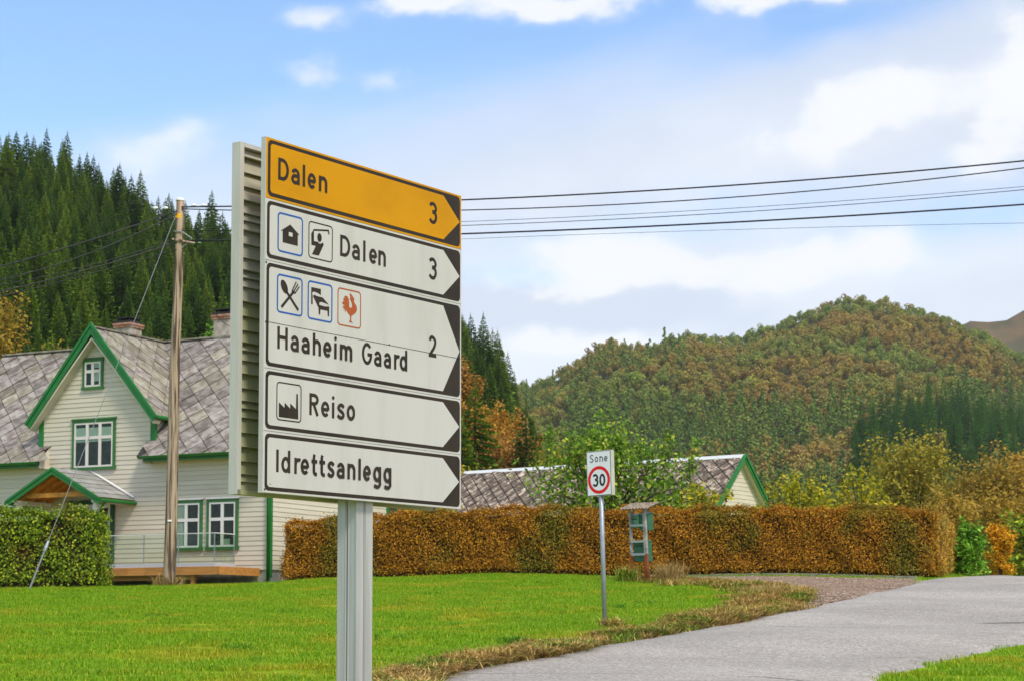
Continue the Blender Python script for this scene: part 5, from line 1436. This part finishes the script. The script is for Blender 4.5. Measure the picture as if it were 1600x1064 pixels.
# ------------------------------------------------------------------ broadleaf trees and shrubs
def broadleaf(name, loc, H, crown_r, crown_z0, n_limb, n_leaf, leaf, m_leaf, m_bark, label, cat, seed, group=None, shoots=0, spread=.42, trunk_r=.09, root_in=None, droop=.4, flat=1.0, low=.8):
    """trunk and limbs reaching into the crown; leaves gathered round the limbs' outer parts"""
    r = np.random.default_rng(seed)
    root = empty(name, (loc[0], loc[1], g1(loc[0], loc[1]) - .03))
    tag(root, label, cat, group)
    m = MB()
    th = crown_z0 + (H - crown_z0) * .45
    tr = [Vector((.06 * H * .05 * math.sin(t * 4 + seed), .05 * math.cos(t * 3 + seed) - .05, th * t)) for t in np.linspace(0, 1, 7)]
    m.tube(tr, [trunk_r * (1.15 - .75 * t) for t in np.linspace(0, 1, 7)], 8)
    tips = []; paths = []
    for i in range(n_limb):
        t0 = r.uniform(.35 if low < 1 else .03, 1.0); a = tr[int(t0 * 6)]
        phi = 2.399 * i + r.normal(0, .3); u = r.uniform(0, 1)
        rr = crown_r * math.sqrt(r.uniform(.25, 1)); zz = crown_z0 + (H - crown_z0) * (u ** low)
        rr *= math.sqrt(max(.06, 1 - ((zz - crown_z0) / (H - crown_z0) * 1.05 - .32) ** 2 / .58)) if H > crown_z0 else 1
        b = Vector((rr * math.cos(phi), rr * math.sin(phi) * flat, zz))
        md = a.lerp(b, .55) + Vector((r.normal(0, .05), r.normal(0, .05), .12 * (b - a).length))
        pts = [a, a.lerp(md, .5) + Vector((0, 0, .03)), md, md.lerp(b, .5) + Vector((0, 0, .03)), b]
        m.tube(pts, [trunk_r * .42, trunk_r * .34, trunk_r * .24, trunk_r * .15, trunk_r * .06], 5)
        paths.append((pts, (b - a).length))
    for i in range(shoots):
        phi = r.uniform(0, 6.28); rr = crown_r * r.uniform(.1, .85); z0_ = H * r.uniform(.6, .82)
        a = Vector((rr * math.cos(phi), rr * math.sin(phi) * flat, z0_)); b = a + Vector((r.normal(0, .15), r.normal(0, .15), r.uniform(.5, 1.0) * H * .24))
        pts = [a, a.lerp(b, .33), a.lerp(b, .66), a.lerp(b, .9), b]
        m.tube(pts, [.014, .012, .01, .008, .005], 4); paths.append((pts, -(b - a).length))
    m.build('trunk', m_bark, root)
    wts = np.array([abs(p[1]) + .3 for p in paths]); cnt = np.maximum(8, (n_leaf * wts / wts.sum()).astype(int))
    C = []; Nn = []
    for (pts, ln), c in zip(paths, cnt):
        shoot = ln < 0
        t = r.uniform(0, 1, c) if shoot else 1 - r.random(c) ** 1.6 * .75
        seg = np.clip((t * 4).astype(int), 0, 3); fr_ = t * 4 - seg
        A = np.array([list(p) for p in pts]); pos = A[seg] * (1 - fr_)[:, None] + A[seg + 1] * fr_[:, None]
        sp = (.09 if shoot else spread * (.35 + .65 * r.random(c))[:, None] * crown_r * .5)
        # clumps round a few centres of the limb
        off = r.normal(0, 1, (c, 3)) * sp
        if not shoot:
            kc = r.normal(0, 1, (7, 3)) * spread * crown_r * .42; off = kc[r.integers(0, 7, c)] + r.normal(0, 1, (c, 3)) * spread * crown_r * .2
        pos = pos + off; C.append(pos); Nn.append(unit(off + np.array([[0, 0, .5]])))
    C = np.concatenate(C); Nn = np.concatenate(Nn)
    C[:, 2] = np.maximum(C[:, 2], crown_z0 * .55 + .05)
    V, F_ = leaf_cards(C, Nn, leaf, .6, .7, r, droop)
    o = link('crown', arr_mesh('crown', V, F_, m_leaf), root)
    return root
broadleaf('cherry_tree', (ax(958, 57.5), 57.5), 4.3, 2.9, .8, 40, 10000, .145, L_CHERRY, M_BARK, 'leafy green fruit tree behind the hedge in front of the slate roof', 'tree', 41, shoots=26, spread=.34, trunk_r=.13, droop=.9, flat=.6)
for i, (px, Y, h, cr, m_, lab) in enumerate(((1085, 56.5, 2.9, 1.1, L_YELLOWG, 'low yellow-green shrub behind the hedge left of the white gable'), (1232, 62.0, 3.55, 1.0, L_YELLOWG, 'yellow-green sapling behind the hedge just right of the gable'), (1268, 63.0, 3.45, .95, L_YELLOWG, 'second yellow-green sapling right of the gable'),
        (1345, 60.5, 3.5, 1.05, L_YELLOWG, 'bright yellow-leaved shrub rising behind the right part of the hedge'), (1300, 60.0, 2.75, 1.1, L_YELLOWG, 'low yellow-green shrub peeping over the hedge between two saplings'), (1190, 61.0, 2.5, .6, L_YELLOWG, 'thin climbing shrub against the outbuilding gable'), (672, 60, 2.6, 1.3, L_OLIVE, 'ochre shrub behind the hedge partly hidden by the direction sign'))):
    broadleaf('shrub', (ax(px, Y), Y), h, cr, .3, 14, 1500, .15, m_, M_BARK, lab, 'shrub', 50 + i, shoots=10, spread=.34, trunk_r=.05)
broadleaf('orange_maple', (ax(1563, 56), 56), 1.62, .42, .12, 20, 2200, .11, L_MAPLE, M_BARK, 'small vivid orange-leaved bush by the road at the right edge', 'shrub', 61, shoots=12, spread=.32, trunk_r=.03, low=1.25)
broadleaf('laurel_bush', (ax(1512, 54.5), 54.5), 1.6, .5, .05, 24, 3000, .12, L_BUSH, M_BARK, 'bright green glossy bush between the hedge end and the orange bush', 'shrub', 62, spread=.42, trunk_r=.03, low=1.35)
broadleaf('dark_bush', (ax(1605, 64), 64), 2.4, 1.4, .05, 20, 2600, .17, L_GHEDGE, M_BARK, 'dark green bush behind the orange bush at the right edge', 'shrub', 63, spread=.4, trunk_r=.04)
BT = [(1430, 118, 11.2, 4.4, L_OLIVE, 'large olive-gold tree rising right of centre behind the hedge'), (1375, 126, 7.6, 2.6, L_BIRCH, 'smaller ochre tree at the left flank of the olive-gold tree'), (1490, 128, 8.6, 3.4, L_OLIVE, 'rounded olive tree filling the gap between gold tree and birches'),
      (1560, 112, 9.0, 3.8, L_BIRCH, 'golden brown birch with pale trunk near the right edge'), (1640, 120, 11.0, 4.5, L_BIRCH, 'tallest rust-gold birch at the right edge of the view'), (1500, 104, 6.6, 3.0, L_BIRCH, 'low golden birch behind the hedge end'), (1590, 98, 6.2, 3.0, L_BIRCH, 'low brown birch behind the small orange bush'), (1700, 105, 9.5, 4.0, L_BIRCH, 'brown birch just beyond the right edge'),
      (1300, 140, 6.6, 2.6, L_OLIVE, 'round dark olive tree above the yellow saplings')]
for i, (px, Y, h, cr, m_, lab) in enumerate(BT):
    broadleaf('birch_tree' if m_ is L_BIRCH else 'autumn_tree', (ax(px, Y), Y), h, cr, 1.2, 44, 15000, .23, m_, M_BIRCH if m_ is L_BIRCH else M_BARK, lab, 'tree', 70 + i, shoots=8, spread=.36, trunk_r=.13)
# autumn trees at the foot of the left hill
AT = [(2, 80, 12.8, 1.7, L_BIRCH, 'golden brown birch at the left edge behind the farmhouse roof'), (-60, 80, 12, 2.2, L_BIRCH, 'brown birch beyond the left edge'), (70, 82, 10.9, 1.7, L_OLIVE, 'olive bushy tree just above the left roof ridge'), (118, 84, 10.7, 1.5, L_RUST, 'rust-coloured bush beside the gable peak'),
      (238, 84, 12.0, 1.5, L_OLIVE, 'small green-gold tree behind the roof between chimney and pole'), (318, 84, 12.1, 1.3, L_BUSH, 'small light green tree behind the roof left of the second chimney'),
      (748, 150, 8.0, 2.8, L_RUST, 'tall orange birch right of the direction sign'), (790, 165, 8.2, 3.2, L_RUST, 'second orange birch farther right of the direction sign'), (715, 172, 8.6, 3.0, L_RUST, 'orange birch crown beside the upper spruces'), (800, 140, 8.2, 3.2, L_RUST, 'low golden tree above the white ridge cap'), (846, 150, 8.0, 3.0, L_OLIVE, 'low ochre tree beneath the paired spruces'),
      (735, 110, 6.2, 2.2, L_OLIVE, 'small ochre tree above the left end of the outbuilding roof'), (905, 190, 10, 3.6, L_RUST, 'rusty tree behind the fruit tree top'), (1240, 170, 8, 3.2, L_RUST, 'brownish tree behind the yellow saplings'), (1140, 180, 8, 3.4, L_OLIVE, 'olive tree above the outbuilding ridge')]
for i, (px, Y, h, cr, m_, lab) in enumerate(AT):
    broadleaf('autumn_tree', (ax(px, Y), Y), h, cr, 1.0, 28, 5200, .05 + .0016 * Y, m_, M_BARK, lab, 'tree', 100 + i, shoots=4, spread=.36, trunk_r=.12)

# ------------------------------------------------------------------ spruces
def spruce_mesh(seed, m_, H=12.0, Rb=2.5, tiers=30, per=10, open_=1.0):
    r = np.random.default_rng(seed)
    V = []; F_ = []
    def quad(a, b, c, d):
        o = len(V); V.extend([a, b, c, d]); F_.append((o, o + 1, o + 2, o + 3))
    for t in range(tiers):
        f_ = t / (tiers - 1); z = H * (.06 + .92 * f_ ** .92)
        L = Rb * (1 - f_) ** .85 * r.uniform(.82, 1.12) + .12
        n = max(4, int(per * (1 - f_ * .55)))
        ph = r.uniform(0, 6.28)
        for k in range(n):
            a = ph + 2 * math.pi * k / n + r.normal(0, .16); l = L * r.uniform(.7, 1.12)
            d = np.array([math.cos(a), math.sin(a), 0]); s_ = np.array([-d[1], d[0], 0])
            dr = r.uniform(.28, .55) * (1 - f_ * .9)
            z0 = z + r.normal(0, .1)
            p0 = np.array([0, 0, z0]) + d * .05
            p1 = p0 + d * l * .55 + np.array([0, 0, -dr * l * .5 + .02]); p2 = p0 + d * l + np.array([0, 0, -dr * l * .62])
            wv = (.15 * l + .10)
            quad(p0, p1 + s_ * wv, p2, p1 - s_ * wv)
            for q in range(3):
                tt = .35 + .2 * q + r.uniform(-.05, .05); pb_ = p0 * (1 - tt) + p2 * tt + np.array([0, 0, -.03])
                for sg in (-1, 1):
                    e_ = pb_ + (d * .55 + s_ * sg) * l * .24 * r.uniform(.6, 1.1) + np.array([0, 0, -.10 * l - .08 * r.random()])
                    wq = np.array([0, 0, 1]) * .07 + d * .10 * l
                    quad(pb_, pb_ * .45 + e_ * .55 + wq * .5, e_, pb_ * .45 + e_ * .55 - wq * .5 - np.array([0, 0, .12]))
    # leader
    for k in range(3):
        a = k * 1.05; s_ = np.array([math.cos(a), math.sin(a), 0]) * .07
        quad(np.array([0, 0, H * .93]) - s_, np.array([0, 0, H * .93]) + s_, np.array([0, 0, H * 1.03]) + s_ * .2, np.array([0, 0, H * 1.03]) - s_ * .2)
    nb = len(F_)
    n = 6
    for i in range(n):
        a0, a1 = 2 * math.pi * i / n, 2 * math.pi * (i + 1) / n
        o = len(V)
        V.extend([np.array([.16 * math.cos(a0), .16 * math.sin(a0), -.5]), np.array([.16 * math.cos(a1), .16 * math.sin(a1), -.5]), np.array([.02 * math.cos(a1), .02 * math.sin(a1), H * .97]), np.array([.02 * math.cos(a0), .02 * math.sin(a0), H * .97])]); F_.append((o, o + 1, o + 2, o + 3))
    return arr_mesh('spruce_tree', np.array(V), np.array(F_), [m_, M_BARK], [0] * nb + [1] * n)
SPM = [spruce_mesh(s_, L_SPRUCE, 12, rb, 30, pr_) for s_, rb, pr_ in ((1, 2.8, 11), (2, 3.1, 11), (3, 2.5, 10), (4, 3.4, 12), (5, 2.9, 10))]
SPD = [spruce_mesh(s_, L_SPRUCED, 12, rb, 28, pr_) for s_, rb, pr_ in ((11, 1.9, 9), (12, 2.2, 9))]
rp = np.random.default_rng(17)
cand = []
Y = 98.0
while Y < 318:
    step = 3.25 + (Y - 98) * .003
    a0, a1 = -.34, float(np.interp(Y, [98, 150, 200, 318], [-.135, -.06, -.012, .006]))
    X = a0 * Y
    while X < a1 * Y:
        cand.append((X + rp.normal(0, .9), Y + rp.normal(0, .9))); X += step
    Y += step * .92
cand = np.array(cand)
hts = rp.uniform(6.2, 10.0, len(cand)) * np.where(cand[:, 1] > 270, rp.uniform(.75, 1.25, len(cand)), 1) * np.where(rp.random(len(cand)) < .1, .6, 1)
cz = gz(cand[:, 0], cand[:, 1])
apx = 800 + 3000 * cand[:, 0] / cand[:, 1]
visible = ((apx > -30) & (apx < 375)) | ((apx > 715) & (apx < 815))
# rank by how much of each shows: horizon line built from nearer trees
order = np.argsort(cand[:, 1]); hz = np.full(500, -1.0); vis = np.zeros(len(cand))
for i in order:
    b = int((cand[i, 0] / cand[i, 1] + .4) * 1000)
    if 3 <= b < 496:
        e_ = (cz[i] + hts[i] - CAMZ) / cand[i, 1]
        vis[i] = max(0, (e_ - hz[b])) * (1 if visible[i] else .15); hz[b - 2:b + 3] = np.maximum(hz[b - 2:b + 3], e_ - .012)
rank = np.argsort(-vis)
ind = set(rank[:205].tolist())
for i in range(len(cand)):
    if i in ind:
        o = link('spruce_tree', SPM[rp.integers(0, 5)])
        o.location = (cand[i, 0], cand[i, 1], cz[i] - .2)
        s_ = hts[i] / 12; wdt = s_ * rp.uniform(.85, 1.25)
        o.scale = (wdt, wdt, s_); o.rotation_euler = (rp.normal(0, .02), rp.normal(0, .02), rp.uniform(0, 6.28))
        if apx[i] > 560: tag(o, 'tall spruce in the stand on the slope just right of the direction sign', 'tree', 'spruces right of the sign')
        else:
            where = 'at the left edge of the photo' if apx[i] < 70 else 'left of the gable chimney' if apx[i] < 185 else 'just left of the utility pole' if apx[i] < 275 else 'between the utility pole and the direction sign' if apx[i] < 380 else 'behind the direction sign'
            tag(o, ('skyline spruce on the left hillside ' if cand[i, 1] > 262 else 'lower spruce on the left hillside ' if cand[i, 1] < 175 else 'spruce halfway up the left hillside ') + where, 'tree', 'spruces on the left hillside')
rest = np.array([i for i in range(len(cand)) if i not in ind])
half = rest[::2], rest[1::2]
P = np.stack([cand[rest, 0], cand[rest, 1], cz[rest] - .2], 1)
scatter('spruce_wood', P, rp.uniform(0, 6.28, len(rest)), hts[rest] / 12, SPM[0], 'spruces hidden between the others on the left hillside', 'trees')
# single dark spruces in the valley right of the sign
for i, (px, Y, h, w_, lab) in enumerate(((742, 128, 11.0, 1.35, 'big dark spruce touching the right edge of the direction sign'), (722, 122, 8.5, 1.3, 'dark spruce half hidden behind the lower direction sign'), (822, 138, 11.4, 1.1, 'dark spruce standing left of a pair above the fruit tree'), (860, 142, 11.0, 1.0, 'slim dark spruce right in the pair above the fruit tree'), (840, 136, 8.4, 1.3, 'broad low spruce between the pair above the fruit tree'))):
    X = ax(px, Y); o = link('spruce_tree', SPM[i % 5] if i != 3 else SPD[0]); o.location = (X, Y, g1(X, Y) - .2); s_ = h / 12; o.scale = (s_ * w_, s_ * w_, s_); tag(o, lab, 'tree')
# dark spruce wood on the right flank
rp = np.random.default_rng(23)
sp = []
for _ in range(2600):
    Y = rp.uniform(470, 660); px = rp.uniform(1335, 1740)
    lim = np.interp(px, [1320, 1400, 1480, 1600, 1720], [.30, .5, .75, 1, 1])
    top = np.interp(px, [1320, 1380, 1440, 1520, 1600, 1720], [530, 570, 600, 630, 650, 650])
    if Y > top: continue
    X = ax(px, Y)
    if all((X - a) ** 2 + (Y - b) ** 2 > 5.6 ** 2 for a, b in sp): sp.append((X, Y))
    if len(sp) >= 420: break
sp.sort(key=lambda q_: q_[1])
sp_rest = sp[85:]
for X, Y in sp[:85]:
    o = link('spruce_tree', SPD[rp.integers(0, 2)]); h = rp.uniform(8.5, 16); s_ = h / 12; w_ = s_ * rp.uniform(1.1, 1.6)
    o.location = (X, Y, g1(X, Y) - .3); o.scale = (w_, w_, s_); o.rotation_euler = (0, 0, rp.uniform(0, 6.28))
    px = 800 + 3000 * X / Y
    tag(o, 'dark spruce at the left end of the spruce wood low on the far hill' if px < 1430 else 'dark spruce in the middle of the spruce wood low on the far hill' if px < 1530 else 'dark spruce of the low far wood near the right edge of the photo', 'tree', 'dark spruces on the right flank')
P = np.array([(X, Y, g1(X, Y) - .3) for X, Y in sp_rest])
scatter('dark_spruce_wood', P, rp.uniform(0, 6.28, len(P)), rp.uniform(.75, 1.3, len(P)), SPD[1], 'dark spruces hidden behind the front rows on the right flank', 'trees')

# ------------------------------------------------------------------ mixed forest on the far hill
def blob_mesh(seed, m_, kind):
    r = np.random.default_rng(seed)
    if kind == 'dec':
        n = 420
        lob = r.normal(0, 1, (7, 3)) * [.95, .95, 1.0] + [0, 0, 4.2]
        d = unit(r.normal(0, 1, (n, 3))); C = lob[r.integers(0, 7, n)] + d * r.uniform(.8, 1.3, (n, 1)); N_ = d
        C[:, 2] = np.maximum(C[:, 2], 1.0); sz = .62
    elif kind == 'pine':
        n = 380
        lob = np.stack([r.normal(0, .8, 16), r.normal(0, .8, 16), np.linspace(2.2, 10.4, 16)], 1); lob[:, :2] *= 2.1 * np.maximum(.06, 1.02 - (lob[:, 2:3] - 2.0) / 8.2)
        d = unit(r.normal(0, 1, (n, 3)) * [1, 1, .7]); li = r.integers(0, 16, n); C = lob[li] + d * r.uniform(.3, .85, (n, 1)) * np.maximum(.35, 1.15 - (lob[li, 2:3] - 2) / 9); N_ = d; sz = .66
    V, F_ = leaf_cards(C, N_, sz, .8, .5, r)
    mi = [0] * len(F_)
    hh = C[:, 2].max() * .85; n6 = 5; V = list(V); F_ = [tuple(f) for f in F_]
    for i in range(n6):
        a0, a1 = 2 * math.pi * i / n6, 2 * math.pi * (i + 1) / n6; o = len(V)
        V += [np.array([.15 * math.cos(a0), .15 * math.sin(a0), -.6]), np.array([.15 * math.cos(a1), .15 * math.sin(a1), -.6]), np.array([.03, 0, hh]), np.array([0, .03, hh])]; F_.append((o, o + 1, o + 2, o + 3)); mi.append(1)
    return arr_mesh('far_tree', np.array(V), np.array(F_), [m_, M_BARK], mi)
rp = np.random.default_rng(29)
Y = 300.0; FP = []
while Y < 885:
    st = 4.3 + (Y - 300) * .0012
    for X in np.arange(-.14 * Y, .40 * Y, st):
        FP.append((X + rp.normal(0, 1.4), Y + rp.normal(0, 1.4)))
    Y += st * .95
FP = np.array(FP); fz = gz(FP[:, 0], FP[:, 1]); fa = FP[:, 0] / FP[:, 1]
nz = np.sin(FP[:, 0] * .021 + 1.2) + np.sin(FP[:, 1] * .018 + FP[:, 0] * .011) + rp.normal(0, .55, len(FP))
elev = (fz - CAMZ) / FP[:, 1]
pinep = np.exp(-((elev - .098 - .06 * (fa - .1)) / .017) ** 2) * 2.2 * (fa > .03) + (FP[:, 1] < 480) * 1.1 - .75 + (fa > .2) * (FP[:, 1] < 520) * .8
ispine = (nz * .6 + pinep * 1.0) > .55
bare = (rp.random(len(FP)) < .03)
fpx = 800 + 3000 * fa
dark_zone = (fpx > 1335) & (FP[:, 1] > 465) & (FP[:, 1] < np.interp(fpx, [1320, 1380, 1440, 1520, 1600, 1720], [530, 570, 600, 630, 650, 650]) + 6)
keep = ~bare & ~(dark_zone & (rp.random(len(FP)) < .9)) & (gz(FP[:, 0], FP[:, 1]) > 3.5) & ~((FP[:, 1] < 330) & (fa < .05))
sel = keep & ispine; q = np.where(sel)[0]
scl_ = .82 * rp.uniform(.75, 1.3, len(FP)) * np.where(FP[:, 1] > 790, .9, 1) * np.where(rp.random(len(FP)) < .15, 1.3, 1) * np.where(rp.random(len(FP)) < .2, .65, 1)
for nm, msh, qq, lab in (('pine_wood', blob_mesh(1, L_FARPINE, 'pine'), q[::2], 'grey-green pine wood across the lower slope of the far hill'), ('pine_wood', blob_mesh(2, L_FARPINE, 'pine'), q[1::2], 'grey-green pine wood across the lower slope of the far hill')):
    P = np.stack([FP[qq, 0], FP[qq, 1], fz[qq] - .3], 1); o = scatter(nm, P, rp.uniform(0, 6.28, len(qq)), scl_[qq], msh, lab, 'trees'); o['group'] = 'pine woods on the far hill'
q = np.where(keep & ~ispine)[0]
for j in range(3):
    qq = q[j::3]
    P = np.stack([FP[qq, 0], FP[qq, 1], fz[qq] - .3], 1); o = scatter('autumn_wood', P, rp.uniform(0, 6.28, len(qq)), scl_[qq] * .95, blob_mesh(10 + j, L_FARDEC, 'dec'), 'brown and rust autumn wood over the far rounded hill', 'trees'); o['group'] = 'autumn woods on the far hill'
print('spruce cand', len(cand), 'rest', len(rest), 'far', len(FP), 'objs', len(S.objects))

# ------------------------------------------------------------------ the air: thin even haze over the whole valley
hz_ = MB(); hz_.box(-1700, 1700, -80, 2100, -30, 420)
hm = bpy.data.materials.new('haze'); hm.use_nodes = True
T = NT(hm.node_tree)
pv_ = T.n('ShaderNodeVolumePrincipled', {'Color': (.95, .97, 1.0), 'Density': 0.00008, 'Anisotropy': 0.2})
T.n('ShaderNodeOutputMaterial', {'Volume': pv_.outputs[0]})
o = hz_.build('haze', hm); o['kind'] = 'stuff'; o['label'] = 'thin pale haze in the valley air'; o['category'] = 'haze'
